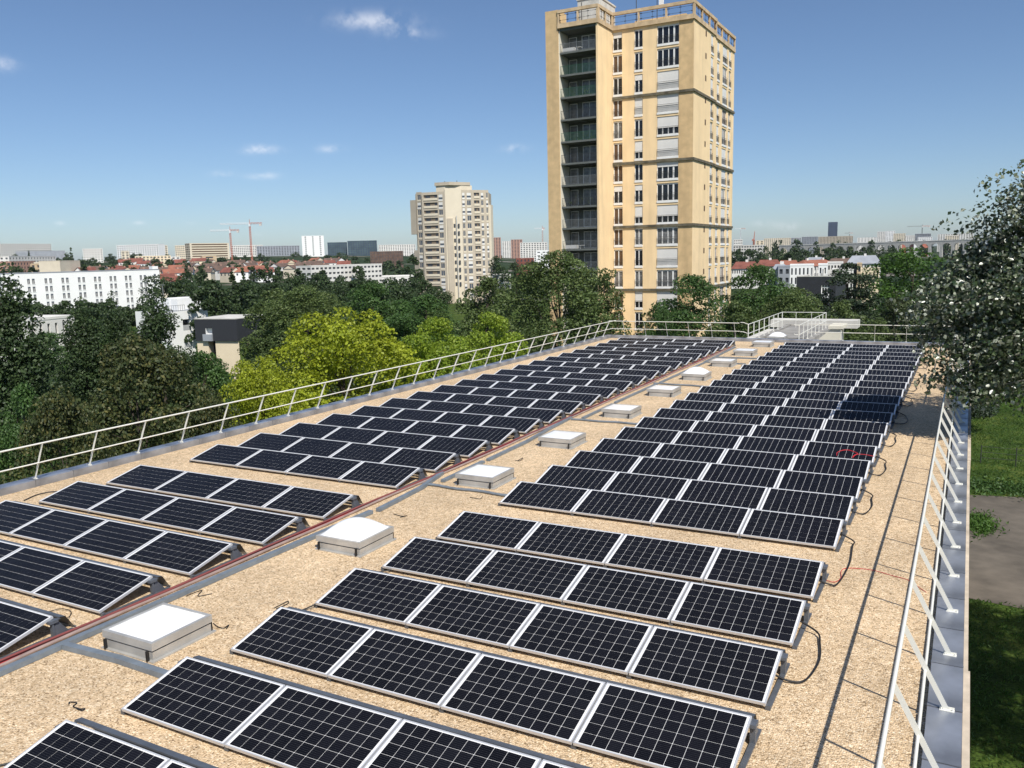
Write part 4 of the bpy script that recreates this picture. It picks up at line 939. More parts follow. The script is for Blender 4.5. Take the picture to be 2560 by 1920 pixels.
for i, (x, y, D) in enumerate(HS):
    rm = rgh.choice(['red_tile', 'red_tile', 'orange_tile', 'brown_tile', 'brown_tile']); wm = rgh.choice(['off_white', 'beige_light', 'cream', 'bright_white'])
    cn = {'red_tile': 'red', 'orange_tile': 'orange', 'brown_tile': 'brown'}[rm]; wn = {'off_white': 'whitish', 'beige_light': 'cream', 'cream': 'yellowish', 'bright_white': 'white'}[wm]
    lbl = f'{wn} hillside house with {cn} roof, ' + (f'{ORD[i]} from the left in the far rows' if i < 30 else f'{ORD[len(HS) - 1 - i]} from the right in the far rows')
    house(lbl, x, y, D, rgh.uniform(9, 15), rgh.uniform(8, 10), rm, wm, YAW + rgh.choice([0, .5, -.6, 1.2, .2]), rgh.uniform(2.4, 3.4))
mbl = far_block('long dark red mansard roof building among far trees, left of beige tower', 925, 1007, 628, 800, 12, 'brown_tile', 12, wf=.3, hf=.4)
def crane(label, px, ytop, ybase, D, jl, jr, mtl, jib='crane_white', ang=0.0):
    p = dep(px, ytop, D); zt = p[2]; zb = min(dep(px, ybase, D)[2], float(ground_z(p[0], p[1]))) - 2; s = 1.5
    t = thing('tower_crane', label, 'crane', (p[0], p[1], zb), YAW + ang)
    h = zt - zb; mb = MB()
    for sx in (-1, 1):
        for sy_ in (-1, 1): mb.tube([(sx * s / 2, sy_ * s / 2, 0), (sx * s / 2, sy_ * s / 2, h)], .13, 4)
    n = int(h / 2.5)
    for i in range(n):
        z = i * h / n; z2 = (i + 1) * h / n
        for a, b in (((-1, -1), (1, -1)), ((1, -1), (1, 1)), ((-1, 1), (1, 1)), ((-1, -1), (-1, 1))): mb.tube([(a[0] * s / 2, a[1] * s / 2, z), (b[0] * s / 2, b[1] * s / 2, z2)], .14, 4)
    mb.build('mast', mtl, t)
    k = D / F; L, Rr = (px - jl) * k, (jr - px) * k
    def lattice(x0, x1, m_, nm):
        mb = MB(); n = max(2, int(abs(x1 - x0) / 3))
        for (yy, zz) in ((-.7, h), (.7, h), (0, h + 1.4)): mb.tube([(x0, yy, zz), (x1, yy, zz)], .2, 4)
        for i in range(n):
            a, b = x0 + (x1 - x0) * i / n, x0 + (x1 - x0) * (i + 1) / n
            mb.tube([(a, -.7, h), (b, 0, h + 1.4)], .12, 4); mb.tube([(a, .7, h), (b, 0, h + 1.4)], .12, 4)
        return mb.build(nm, m_, t)
    lattice(0, -L * .55, jib, 'jib'); lattice(-L * .56, -L, jib, 'jib_end'); lattice(.3, Rr, 'crane_red', 'counter_jib')
    MB().box(Rr - 3, Rr - .5, -.8, .8, h - 2.2, h).build('counterweight', 'light_concrete', t); MB().box(-.9, .9, -.9, .9, h - 2.4, h).build('cab', 'crane_white', t)
    MB().tube([(0, 0, h), (0, 0, h + 5)], .3, 4).build('tower_head', mtl, t)
crane('taller tower crane with orange mast and white jib, left skyline', 624, 560, 645, 950, 550, 655, 'crane_red')
crane('shorter tower crane with orange mast, left of the taller crane', 575, 577, 645, 1000, 525, 598, 'crane_red')
crane('red and white tower crane just left of the yellow tower', 1356, 572, 612, 1400, 1336, 1362, 'crane_red')
crane('grey-white tower crane just right of the yellow tower', 1852, 572, 600, 2200, 1836, 1864, 'crane_white')
crane('grey tower crane on the right skyline above the arches', 2306, 566, 592, 2000, 2268, 2325, 'dark_metal', 'grey_metal')
crane('small dark crane right of the blue tower, far skyline', 2124, 583, 600, 3000, 2112, 2133, 'dark_metal', 'dark_metal')
p = dep(1885, 578, 1500); zb = float(ground_z(p[0], p[1])); t = thing('luffing_crane', 'red crane with steep jib and orange mast right of the yellow tower', 'crane', (p[0], p[1], zb), YAW)
hh = p[2] - zb; MB().box(-1.4, 1.4, -1.4, 1.4, 0, hh - 15).build('mast', 'orange_tile', t); MB().tube([(0, 0, hh - 15), (1.5, 0, hh)], 1.0, 4, r1=.4).build('jib', 'crane_red', t); MB().box(-3, 1, -1.3, 1.3, hh - 17, hh - 14).build('cab', 'crane_red', t)

# ------------------------------------------------------------------ far town at right
c5 = 2.9105
Z5 = lambda x, y: (1800 + x / c5, 420 + y / c5)
def fb5(label, x0, x1, y, D, depth, wallm, cols_, **k): return far_block(label, Z5(x0, 0)[0], Z5(x1, 0)[0], Z5(0, y)[1], D, depth, wallm, cols_, **k)
fb5('dark blue high-rise standing alone on the right skyline', 788, 857, 393, 3200, 30, 'blue_glass', 7, winm='dark_clad', st=4, colsS=4, roofm='blue_glass', wf=.3, hf=.9)
fb5('long brown slab block with white fins below the blue high-rise', 715, 968, 497, 1900, 16, 'beige', 24, wf=.45, hf=.8, winm='dark_clad')
fb5('white clustered apartment blocks, left end, right skyline', 1145, 1220, 462, 2100, 20, 'off_white', 6)
fb5('tall white stepped apartment block in the middle of the right skyline', 1205, 1275, 458, 2050, 20, 'bright_white', 6)
fb5('cream stepped block right of the tall white one, skyline', 1262, 1350, 476, 2000, 20, 'beige_light', 7)
fb5('pale low block left of the grey crane, skyline', 1345, 1420, 490, 2100, 20, 'off_white', 5)
fb5('dark blue office block under the grey crane', 1418, 1535, 478, 2150, 24, 'slate', 10, winm='dark_clad', wf=.8)
fb5('white low block in front of the dark office under the crane', 1440, 1545, 502, 1900, 20, 'bright_white', 7)
fb5('long white and red factory block on the right skyline', 1585, 1845, 478, 2200, 24, 'off_white', 14)
fb5('cream block beside the factory, right skyline', 1640, 1740, 492, 2000, 20, 'beige_light', 6)
fb5('far white hall behind the arches, left of the stepped blocks', 1000, 1140, 505, 2300, 24, 'off_white', 6, hf=.3)
fb5('long grey office block left of the brown slab', 595, 712, 500, 2200, 20, 'slate', 10, wf=.7)
fb5('grey green office block right of the yellow tower, skyline', 500, 590, 508, 2300, 20, 'roof_grey', 8, wf=.7)
fb5('pale long block with flat roof, right of yellow tower', 320, 515, 510, 2000, 20, 'beige_light', 14)
fb5('white flats with dark window rows beside the yellow tower', 100, 165, 520, 1100, 16, 'off_white', 5, wf=.7, hf=.4)
fb5('grey depot roofs beside the yellow tower, below the white flats', 95, 330, 560, 900, 20, 'light_concrete', 12, wf=.6, hf=.5)
fb5('white shed right of the red luffing crane', 260, 320, 528, 1300, 20, 'cream', 2)
fb5('red and white long advertising hall behind the arches', 1325, 1520, 533, 1500, 10, 'crane_red', 0, colsS=0)
fb5('white panel hall in the middle of the red one', 1412, 1465, 532, 1494, 4, 'bright_white', 0, colsS=0)
# arched viaduct
def viaduct():
    A = hd(Z5(430, 0)[0], Z5(0, 568)[1], 1480); B = hd(2450, Z5(0, 522)[1], 1380)
    ztop = (A[2] + B[2]) / 2; a, b = np.array(A[:2]), np.array(B[:2]); d = b - a; L = np.hypot(*d); d /= L; n = np.array([d[1], -d[0]]); n = n if np.dot(n, -a) > 0 else -n
    zt = lambda u: A[2] + (B[2] - A[2]) * u / L
    org = (*a, GZ); t = thing('viaduct', 'long grey stone viaduct with arches across the right distance', 'bridge', org)
    pitch = 15.5; N = int(L / pitch); mb = MB(); r = 5.9
    for i in range(N):
        u0 = i * pitch; z = zt(u0 + pitch / 2); spring = z - 3.2 - r
        pts = [(u0, GZ - 6)] + [(u0 + (pitch - 2 * r) / 2, GZ - 6)] + [(u0 + pitch / 2 - r * math.cos(math.pi * k / 12), spring + r * math.sin(math.pi * k / 12)) for k in range(13)] + [(u0 + pitch - (pitch - 2 * r) / 2, GZ - 6), (u0 + pitch, GZ - 6)]
        for s_ in (0, 5.0):
            for k in range(len(pts) - 1):
                (x0, z0), (x1, z1) = pts[k], pts[k + 1]
                if x1 - x0 < 1e-6: continue
                P0, P1 = a + d * x0 - n * s_, a + d * x1 - n * s_; mb.quad((*P0, z0), (*P1, z1), (*P1, z), (*P0, z))
        for k in range(1, len(pts) - 2):
            (x0, z0), (x1, z1) = pts[k], pts[k + 1]; P0, P1 = a + d * x0, a + d * x1; mb.quad((*P0, z0), (*P1, z1), (*(P1 - n * 5), z1), (*(P0 - n * 5), z0))
        mb.quad((*(a + d * u0), z), (*(a + d * (u0 + pitch)), z), (*(a + d * (u0 + pitch) - n * 5), z), (*(a + d * u0 - n * 5), z))
    mb.build('arches', 'concrete', t, org)
    mb = MB(); mb.add([(*(a + n * .4), A[2]), (*(b + n * .4), B[2]), (*(b + n * .4), B[2] + 1.3), (*(a + n * .4), A[2] + 1.3), (*(a - n * .4), A[2]), (*(b - n * .4), B[2]), (*(b - n * .4), B[2] + 1.3), (*(a - n * .4), A[2] + 1.3)], [(0, 1, 2, 3), (3, 2, 6, 7), (4, 5, 6, 7)]); mb.build('parapet', 'light_concrete', t, org)
viaduct()
c7_ = 6.144
Z7 = lambda x, y: (1820 + x / c7_, 540 + y / c7_)
def tiled(label, x0, x1, yr, D, roofm, wallm, cols_, hw=7, dpt=11, D1=None, group=None, hr=3.0):
    a, b = hd(*Z7(x0, yr), D), hd(*Z7(x1, yr), D1 or D); A, B = np.array(a[:2]), np.array(b[:2]); d = B - A; L = np.hypot(*d); zr = (a[2] + b[2]) / 2; z0 = zr - hr - hw
    m = (A + B) / 2; ang = math.atan2(d[1], d[0]); t = thing('terraced_building', label, 'building', (*m, z0), ang, group)
    mb = MB(); us, zs, ho = fit_grid(L, -6, hw, cols_, 2.9, .45, .5); holed(mb, (-L / 2, -dpt / 2, 0), (1, 0, 0), (0, -1, 0), us, zs, ho, .3, 0, 0, 1)
    mb.quad((-L / 2, -dpt / 2, -6), (-L / 2, dpt / 2, -6), (-L / 2, dpt / 2, hw), (-L / 2, -dpt / 2, hw)); mb.quad((L / 2, -dpt / 2, -6), (L / 2, dpt / 2, -6), (L / 2, dpt / 2, hw), (L / 2, -dpt / 2, hw)); mb.build('wall', [wallm, 'far_window'], t)
    e = .5; mb = MB(); i_ = min(4, L * .15)
    mb.add([(-L / 2 - e, -dpt / 2 - e, hw - .1), (L / 2 + e, -dpt / 2 - e, hw - .1), (L / 2 + e, dpt / 2 + e, hw - .1), (-L / 2 - e, dpt / 2 + e, hw - .1), (-L / 2 + i_, 0, hw + hr), (L / 2 - i_, 0, hw + hr)], [(0, 1, 5, 4), (2, 3, 4, 5), (0, 4, 3), (1, 2, 5), (0, 3, 2, 1)]); rf = mb.build('roof', roofm, t)
    for k in range(max(1, int(L / 12))): x = -L / 2 + (k + .5) * L / max(1, int(L / 12)); MB().box(x, x + 1.2, -.4, .5, hw + hr - .8, hw + hr + .9).build('chimney', 'off_white', rf)
tiled('long white flats with dark red tiled roof just right of the yellow tower', 60, 480, 700, 400, 'red_tile', 'off_white', 12)
tiled('flats with orange-red roof right of the dark red one', 440, 820, 670, 440, 'red_tile', 'off_white', 9)
tiled('flats with faded orange roof in the middle right distance', 760, 1100, 680, 430, 'orange_tile', 'off_white', 8)
tiled('flats with brown-orange roof behind the dark cube building', 1080, 1560, 672, 450, 'orange_tile', 'off_white', 10, D1=470)
tiled('long brown roofed flats right of the orange roofs', 1520, 2000, 648, 480, 'brown_tile', 'off_white', 10)
tiled('grey hipped roof building with white chimneys, right of the brown roofs', 1830, 2350, 605, 470, 'slate', 'off_white', 10, hr=4)
tiled('pale grey hipped roof pavilion behind the orange roofs', 1200, 1480, 632, 520, 'slate', 'off_white', 5, hr=2.2)
tiled('small grey pavilion roof between trees, right of yellow tower', 700, 900, 738, 300, 'slate', 'light_concrete', 4, hr=1.6, hw=5)
def fb7(label, x0, x1, y, D, depth, wallm, cols_, **k): return far_block(label, Z7(x0, 0)[0], Z7(x1, 0)[0], Z7(0, y)[1], D, depth, wallm, cols_, **k)
fb7('slate grey cube building behind the trees, left of white terraces', 770, 960, 762, 290, 10, 'slate', 2, colsS=0)
fb7('white terraced flats with deep windows behind the dark cube building', 955, 1320, 742, 270, 10, 'bright_white', 6, wf=.4, hf=.7)
fb7('white block with tall white stair tower behind the dark cube building', 1390, 1530, 735, 265, 10, 'bright_white', 2, wf=.35, hf=.6)
fb7('white stepped terraces right of the stair tower', 1530, 1770, 705, 300, 10, 'off_white', 5, wf=.5, hf=.5)
fb7('dark glazed attic building right of the white terraces', 1745, 2060, 738, 290, 12, 'dark_clad', 5, winm='far_glass', wf=.5, hf=.5)
fb7('tan-walled house between dark attic and pines', 1985, 2060, 722, 285, 10, 'tan', 1)
fb7('low grey-roofed white building before the dark attic', 1600, 1930, 810, 240, 10, 'off_white', 6, wf=.5, hf=.5)
fb7('white building half hidden behind the pines at right', 2040, 2330, 800, 250, 10, 'cream', 5, wf=.4)
# dark cube building with one white bay window
def dark_cube():
    a, b = hd(*Z7(1055, 935), 200), hd(*Z7(1660, 932), 198); A, B = np.array(a[:2]), np.array(b[:2]); zt = a[2]; d = B - A; L = np.hypot(*d); d /= L; n = np.array([d[1], -d[0]]); n = n if np.dot(n, -A) > 0 else -n
    org = (*A, GZ); t = thing('house', 'charcoal cube building with one white bay window, above trees at right', 'house', org)
    mb = MB(); zm = zt - 6; holed(mb, (*A, 0), (*d, 0), (*n, 0), [0, L * .64, L * .84, L], [GZ, zm, zt - 4.5, zt - 1.9, zt], {(1, 2)}, .6, 0, 1, 2)
    for S in (A, B): mb.quad((*S, GZ), (*(S - n * 11), GZ), (*(S - n * 11), zt), (*S, zt))
    mb.build('wall', ['dark_clad', 'bright_white', 'pane_curtain'], t, org)
    mb = MB(); u = L * .64; w = L * .2
    for f in (0, .33, .66, .97): mb.obox(A + d * (u + w * f) - n * .2, d * .12, -n * .1, zt - 3.6, zt - 1.9)
    mb.obox(A + d * u - n * .2, d * w, -n * .1, zt - 2.4, zt - 2.25); mb.obox(A + d * u + n * .02, d * w, -n * .08, zt - 4.6, zt - 3.6); mb.build('bay_window', 'bright_white', t, org)
    MB().obox(A - n * .4 + d * .3, d * (L - .6), -n * 10.2, zt - .5, zt - .3).build('roof', 'roof_grey', t, org)
    mb = MB(); mb.obox(A + n * .05, d * L, -n * .35, zt + .002, zt + .2); mb.obox(A - n * 10.7, d * L, -n * .35, zt + .002, zt + .2); mb.obox(A - n * .3, d * .3, -n * 10.4, zt + .002, zt + .25); mb.obox(B - n * .3 - d * .3, d * .3, -n * 10.4, zt + .002, zt + .25); mb.build('roof_edge', 'light_concrete', t, org)
    rg = random.Random(2); mb = MB()
    for i in range(5): p = A + d * (L * (.32 + .07 * i)) - n * (3 + i % 2); mb.tube([(*p, zt - .3), (*p, zt + rg.uniform(.6, 1.8))], .28, 6)
    mb.build('chimney_pipes', 'light_concrete', t, org)
    MB().obox(A - n * .5, d * L, -n * .3, GZ, zt - 6).build('lower_wall', 'cream', t, org)
dark_cube()

# ------------------------------------------------------------------ trees
def leaf_mesh(name, pos, nrm, size, mtl, seed, aspect=.72):
    rg = np.random.default_rng(seed); n = len(pos)
    nrm = nrm / (np.linalg.norm(nrm, axis=1, keepdims=True) + 1e-9)
    t = rg.normal(size=(n, 3)); t -= nrm * (t * nrm).sum(1, keepdims=True); t /= np.linalg.norm(t, axis=1, keepdims=True); b = np.cross(nrm, t)
    s = (size * rg.uniform(.6, 1.35, n))[:, None]
    a0 = pos - t * s * .5; a1 = pos + b * s * aspect * .5 + nrm * s * .12; a2 = pos + t * s * .5; a3 = pos - b * s * aspect * .5 + nrm * s * .12
    V = np.stack([a0, a1, a2, a3], 1).reshape(-1, 3).astype(np.float32)
    me = bpy.data.meshes.new(name); me.vertices.add(4 * n); me.vertices.foreach_set('co', V.ravel())
    idx = np.arange(n) * 4; tri = np.stack([idx, idx + 1, idx + 2, idx, idx + 2, idx + 3], 1).reshape(-1).astype(np.int32)
    me.loops.add(6 * n); me.loops.foreach_set('vertex_index', tri); me.polygons.add(2 * n); me.polygons.foreach_set('loop_start', np.arange(2 * n, dtype=np.int32) * 3); me.polygons.foreach_set('loop_total', np.full(2 * n, 3, np.int32))
    me.materials.append(MAT['leaf_' + mtl]); me.update(calc_edges=True); return me
def crown_points(seed, n, shape, Rr, z0, z1, lobes, lr, squash=.8):
    """leaf positions and normals on lumpy lobes inside an envelope; returns also the lobe centres for limbs"""
    rg = np.random.default_rng(seed); C = []; Rl = []
    hgt = z1 - z0; tries = 0
    while len(C) < lobes and tries < 20000:
        tries += 1
        v = rg.uniform(0, 1); th = rg.uniform(0, 2 * np.pi)
        if shape == 'round': env = math.sqrt(max(0, 1 - (2 * v - 1) ** 2)) ** .8
        elif shape == 'dome': env = (1 - v ** 3.2) ** .55 * (min(1, v * 5 + .45))
        elif shape == 'column': env = min(1, v * 6 + .4) * (1 - v ** 3) ** .8
        elif shape == 'spire': env = min(1, v * 6 + .5) * (1 - v ** 2.4) ** .85
        elif shape == 'cone': env = min(1, v * 8 + .3) * (1 - v) ** .75
        else: env = 1
        rad = env * Rr * math.sqrt(rg.uniform(.06, 1)) ; l = lr * rg.uniform(.6, 1.25) * (.6 + .5 * env)
        rad = max(0, min(rad, env * Rr - l * .5))
        c = np.array([rad * math.cos(th), rad * math.sin(th), z0 + hgt * v * .96 + .02])
        if any(np.linalg.norm(c - q) < .36 * l for q in C): continue
        C.append(c); Rl.append(l)
    C = np.array(C); Rl = np.array(Rl); w = Rl ** 2; k = rg.choice(len(C), n, p=w / w.sum())
    d = rg.normal(size=(n, 3)); d[:, 2] += .35; d /= np.linalg.norm(d, axis=1, keepdims=True)
    # lumpy shells: finer twigs
    tw = 12; T = rg.normal(size=(len(C), tw, 3)); T /= np.linalg.norm(T, axis=2, keepdims=True)
    dt = np.einsum('nk,ntk->nt', d, T[k]).max(1)
    rr = Rl[k] * (rg.uniform(.55, 1.0, n) ** .6) * (.78 + .28 * smooth01(.6, .97, dt))
    pos = C[k] + d * rr[:, None] * np.array([1, 1, squash]); nr = d * .6 + rg.normal(size=(n, 3)) * .55 + np.array([0, 0, .35])
    return pos, nr, C, Rl
def trunk_mesh(name, C, h0, z_base, r0, mtl, seed, top):
    rg = random.Random(seed); mb = MB(); k = 7
    pts = [(rg.uniform(-.12, .12) * i / k, rg.uniform(-.12, .12) * i / k, z_base + (top - z_base) * i / k) for i in range(k + 1)]
    mb.tube(pts, r0, 8, r1=r0 * .18)
    for c in C[:: max(1, len(C) // 16)]:
        f = rg.uniform(.25, .6); zs = max(h0 * .75, min(c[2] - .4, z_base + (c[2] - z_base) * (f + .25))); b = np.array([0, 0, zs]); m = (b + c) / 2 + np.array([rg.uniform(-.3, .3), rg.uniform(-.3, .3), .3])
        mb.tube([b, m, c], r0 * .32, 6, r1=r0 * .07)
    return mb.mesh(name, mtl, smooth=True)
PROTO = {}
def proto(key, mtl, shape, Rr, H, cb, lobes, lr, n, leaf_s, seed, bark='bark', squash=.8):
    pos, nr, C, Rl = crown_points(seed, n, shape, Rr, H * cb, H, lobes, lr, squash)
    PROTO[key] = (leaf_mesh('crown', pos, nr, leaf_s, mtl, seed), trunk_mesh('trunk', C, H * cb, 0, max(.16, H * .017), bark, seed, H * .8), Rr, H)
proto('poplar_dark', 'dark', 'column', 3.2, 18, .04, 130, 1.15, 32000, .21, 1)
proto('maple', 'maple', 'dome', 5.2, 13, .08, 90, 1.35, 36000, .20, 3)
proto('mid', 'mid', 'dome', 4.5, 12, .08, 60, 1.35, 20000, .22, 4)
proto('lime', 'lime', 'dome', 6.2, 13, .08, 100, 1.45, 40000, .20, 5)
proto('lime2', 'lime2', 'dome', 4.6, 12.5, .08, 70, 1.2, 26000, .20, 6)
proto('olive', 'olive', 'dome', 6.0, 17, .08, 110, 1.5, 42000, .21, 7)
proto('olive_b', 'olive', 'dome', 3.8, 13, .06, 66, 1.15, 22000, .22, 8)
proto('green', 'mid', 'dome', 4.8, 15, .06, 80, 1.4, 28000, .22, 9)
proto('fresh', 'fresh', 'dome', 6.5, 16, .08, 90, 1.6, 24000, .30, 10)
proto('pine', 'pine', 'dome', 4.2, 17, .1, 80, 1.2, 22000, .22, 11, squash=.5)
proto('pine_olive', 'pine_olive', 'spire', 4.6, 16, .06, 90, 1.2, 22000, .22, 12, squash=.38)
proto('sparse', 'olive', 'dome', 2.4, 16, .2, 34, .8, 6000, .20, 13)
rgt = random.Random(33)
def tree(label, px, ytop, D, wpx, key, kind='tree', group=None, gz=GZ, ht=None):
    cr, tk, Rr, Hh = PROTO[key]; p = hd(px, ytop, D); dax = float(np.dot(p - CAM, F2)); r = wpx / 2 * dax / F; h = p[2] - gz
    t = thing('tree', label, 'tree', (p[0], p[1], gz), rgt.uniform(0, 6.28), group); t.scale = (r / Rr, r / Rr, h / Hh)
    inst('crown', cr, t); inst('trunk', tk, t)
TREES = [
    ('very dark columnar poplar at the far left edge', 5, 640, 55, 270, 'poplar_dark'),
    ('dark conical tree in front of the white slab, left of the middle one', 198, 730, 62, 190, 'poplar_dark'),
    ('narrow dark conical tree between two others before the white slab', 276, 716, 66, 140, 'poplar_dark'),
    ('dark conical tree covering the right end of the white slab', 388, 706, 62, 185, 'poplar_dark'),
    ('brownish dark maple crown over the left railing, with yellow tufts', 330, 845, 48, 430, 'maple'),
    ('brownish dark maple low behind the left railing, left part', 150, 980, 40, 330, 'maple'),
    ('dull maple with reddish tint low behind the left railing, right part', 530, 985, 42, 250, 'maple'),
    ('lighter green bush-like tree at the lower left edge under the poplar', 50, 955, 47, 200, 'green'),
    ('mid green rounded tree right of the dark conical trees', 500, 880, 66, 210, 'mid'),
    ('dark tree filling the gap below the white slab, far left', 120, 830, 95, 260, 'green'),
    ('dark tree below the white slab, between the conical trees', 300, 815, 92, 240, 'green'),
    ('dark tree left of the black cube house, behind the conical trees', 425, 905, 88, 130, 'mid'),
    ('large bright yellow-green tree behind the left railing', 850, 768, 60, 500, 'lime'),
    ('smaller yellow-green tree left of the large one', 650, 890, 54, 300, 'lime'),
    ('lime-green tree right of the large yellow-green one', 1090, 792, 62, 310, 'lime2'),
    ('lime-green tree near the far left corner of the roof', 1225, 780, 68, 250, 'lime2'),
    ('olive-brown tree just behind the large yellow-green tree', 760, 715, 98, 300, 'olive'),
    ('dark olive tree behind, left of the yellow-green one', 690, 722, 105, 220, 'olive_b'),
    ('dark green tree behind the yellow-green tree, toward the beige tower', 930, 705, 108, 260, 'green'),
    ('dark green tree below the foot of the beige tower', 1060, 735, 100, 230, 'green'),
    ('olive tree left of the big one before the yellow tower', 1215, 690, 92, 230, 'olive_b'),
    ('big olive-green tree hiding the left foot of the yellow tower', 1395, 630, 76, 390, 'olive'),
    ('sparse leafy branches in front of the yellow tower, right of big tree', 1520, 655, 74, 115, 'sparse'),
    ('dark green tree covering the right foot of the yellow tower', 1728, 684, 82, 255, 'green'),
    ('small dark tree at lower middle of the yellow tower foot', 1655, 770, 78, 120, 'green'),
    ('rounded green tree just right of the yellow tower', 1905, 660, 96, 270, 'green'),
    ('olive tree behind the walkway railing, left', 1840, 752, 74, 220, 'olive_b'),
    ('olive tree behind the walkway railing, middle', 1990, 722, 78, 270, 'olive'),
    ('olive tree behind the walkway railing, right', 2110, 750, 74, 220, 'olive_b'),
    ('dark pine with ragged top left of the olive pine', 2125, 650, 100, 215, 'pine'),
    ('olive pine with drooping tiers above the far right railing', 2245, 712, 82, 190, 'pine_olive'),
    ('dark pine right of the olive pine', 2345, 665, 96, 190, 'pine'),
    ('fresh green broad tree behind the pines', 2285, 622, 140, 330, 'fresh'),
    ('dark pine half hidden by the silvery poplar at right', 2440, 690, 88, 190, 'pine'),
    ('low olive tree under the pines above the far right railing', 2200, 795, 68, 170, 'olive_b'),
    ('dark undergrowth tree under the pines at right', 2330, 780, 72, 200, 'pine'),
]
for a in TREES: tree(*a, group='trees around the building')
# silvery poplar close on the right, overhanging the roof edge
def big_poplar(cx, cy_, label, seed, n, lsz, z0=-1.5, z1=14.5, Rr=6.6, lobes=120, lr=1.05):
    pos, nr, C, Rl = crown_points(seed, n, 'round', Rr, z0 - GZ, z1 - GZ, lobes, lr, .8)
    org = (cx, cy_, GZ); t = thing('poplar_tree', label, 'tree', org)
    inst('crown', leaf_mesh('crown', pos, nr, lsz, 'poplar', seed, .8), t); inst('trunk', trunk_mesh('trunk', C, 11, 0, .34, 'bark_pale', seed, z1 - GZ - 3), t)
big_poplar(7.4, 27.0, 'silvery-leaved poplar overhanging the right roof edge', 51, 60000, .12, z0=-1.0, z1=9.5, Rr=6.2)
big_poplar(15.5, 27.5, 'poplar standing on the lawn to the right of the path', 52, 34000, .26, lobes=90, lr=1.3, Rr=6.0)
# boughs of the poplar that reach over the parapet
def bough():
    rg = np.random.default_rng(9); t = [o for o in bpy.data.objects if o.name == 'poplar_tree'][0]; org = np.array([7.4, 27.0, GZ])
    P = []; C = []
    for (px, py, Y, m, sp) in ((2296, 745, 26, 420, .30), (2290, 790, 25, 420, .28), (2312, 850, 25.5, 420, .30), (2335, 905, 25, 420, .28), (2352, 955, 25, 380, .24), (2400, 985, 25, 320, .22), (2385, 870, 26, 520, .36), (2405, 930, 25.5, 460, .32),
                           (2440, 960, 26, 420, .34), (2390, 755, 26.5, 560, .40), (2425, 820, 26, 560, .40), (2465, 890, 26, 560, .42), (2490, 950, 27, 520, .40), (2545, 960, 26, 520, .42), (2405, 640, 27, 420, .34), (2432, 600, 26.5, 420, .32), (2500, 570, 26, 420, .36),
                           (2482, 512, 26, 240, .24), (2548, 455, 26, 240, .26), (2455, 695, 26.5, 560, .42), (2525, 640, 26, 560, .44), (2505, 760, 26, 620, .46), (2545, 840, 26, 620, .46), (2350, 800, 25.5, 480, .34), (2540, 540, 26, 420, .36), (2345, 730, 26.5, 380, .28), (2465, 620, 26, 420, .36), (2370, 690, 27, 300, .26), (2545, 720, 25, 520, .4), (2440, 770, 25, 420, .36)):
        m = int(m * (2.6 if px < 2450 and py > 720 else 1.9)); b = onY(px, py, Y); a = b + np.array([3.2, rg.uniform(-.6, .9), rg.uniform(.3, 1.3)]); mid = (a + b) / 2 + np.array([0, 0, .35])
        f = rg.uniform(0, 1, m)[:, None] ** .6; q = (1 - f) ** 2 * a + 2 * f * (1 - f) * mid + f ** 2 * b
        tw = rg.normal(size=(14, 3)) * sp; k = rg.integers(0, 14, m); P.append(q + tw[k] * (1.5 - .5 * f) + rg.normal(size=(m, 3)) * .09); C.append((a, mid, b))
    P = np.concatenate(P) - org; inst('bough_leaves', leaf_mesh('bough_leaves', P, rg.normal(size=P.shape) * .8 + np.array([0, 0, .5]), .118, 'poplar', 77, .8), t)
    for a, m, b in C: MB().tube([a - org, m - org, b - org], .03, 5, r1=.006).build('bough', 'bark_pale', t)
bough()
# woods that read as one mass
def wood(name, label, spots, mtl, seed, n=2600, leaf_s=.55):
    rg = np.random.default_rng(seed); PP = []; NN = []; tr = MB()
    for i, (px, y, D, wpx, shp) in enumerate(spots):
        p = hd(px, y, D); dax = float(np.dot(p - CAM, F2)); r = wpx / 2 * dax / F; gz = min(float(ground_z(p[0], p[1])), p[2] - 6); h = p[2] - gz
        pos, nr, C, Rl = crown_points(seed + i, n, shp, r, h * .15, h, 26, r * .33); PP.append(pos + np.array([p[0], p[1], gz])); NN.append(nr); tr.tube([(p[0], p[1], gz), (p[0], p[1], gz + h * .6)], .35, 6, r1=.12)
    o = inst(name, leaf_mesh(name, np.concatenate(PP), np.concatenate(NN), leaf_s, mtl, seed)); tag(o, label, 'woodland', kind='stuff')
    o2 = tr.build('woodland_trunks', 'bark'); tag(o2, 'trunks of ' + label, 'woodland', kind='stuff')
rw = random.Random(8)
sp = []
for i in range(34):
    x = 395 + i * 19.5 + rw.uniform(-10, 10); D = rw.uniform(150, 290); sp.append((x, 700 + (290 - D) * .13 + rw.uniform(-18, 12), D, rw.uniform(75, 120), rw.choice(['dome', 'round', 'dome', 'cone'])))
for i in range(13): sp.append((20 + i * 36 + rw.uniform(-12, 12), rw.uniform(742, 772), rw.uniform(215, 275), rw.uniform(60, 85), 'dome'))
for x, y, w in ((470, 664, 75), (500, 668, 60), (578, 665, 30), (605, 667, 26), (622, 665, 26), (650, 672, 60), (700, 668, 55), (745, 672, 50), (800, 680, 60), (850, 690, 70), (900, 690, 70), (960, 700, 70), (1000, 690, 60), (1030, 640, 60), (1130, 715, 80), (1180, 705, 80), (1090, 722, 80), (1240, 640, 80), (1290, 655, 70), (1330, 650, 70)): sp.append((x, y, rw.uniform(280, 330), w, 'cone' if w < 35 else 'dome'))
wood('woodland', 'dark wood between the white slab and the beige tower', sp, 'dark', 200, 2300, .62)
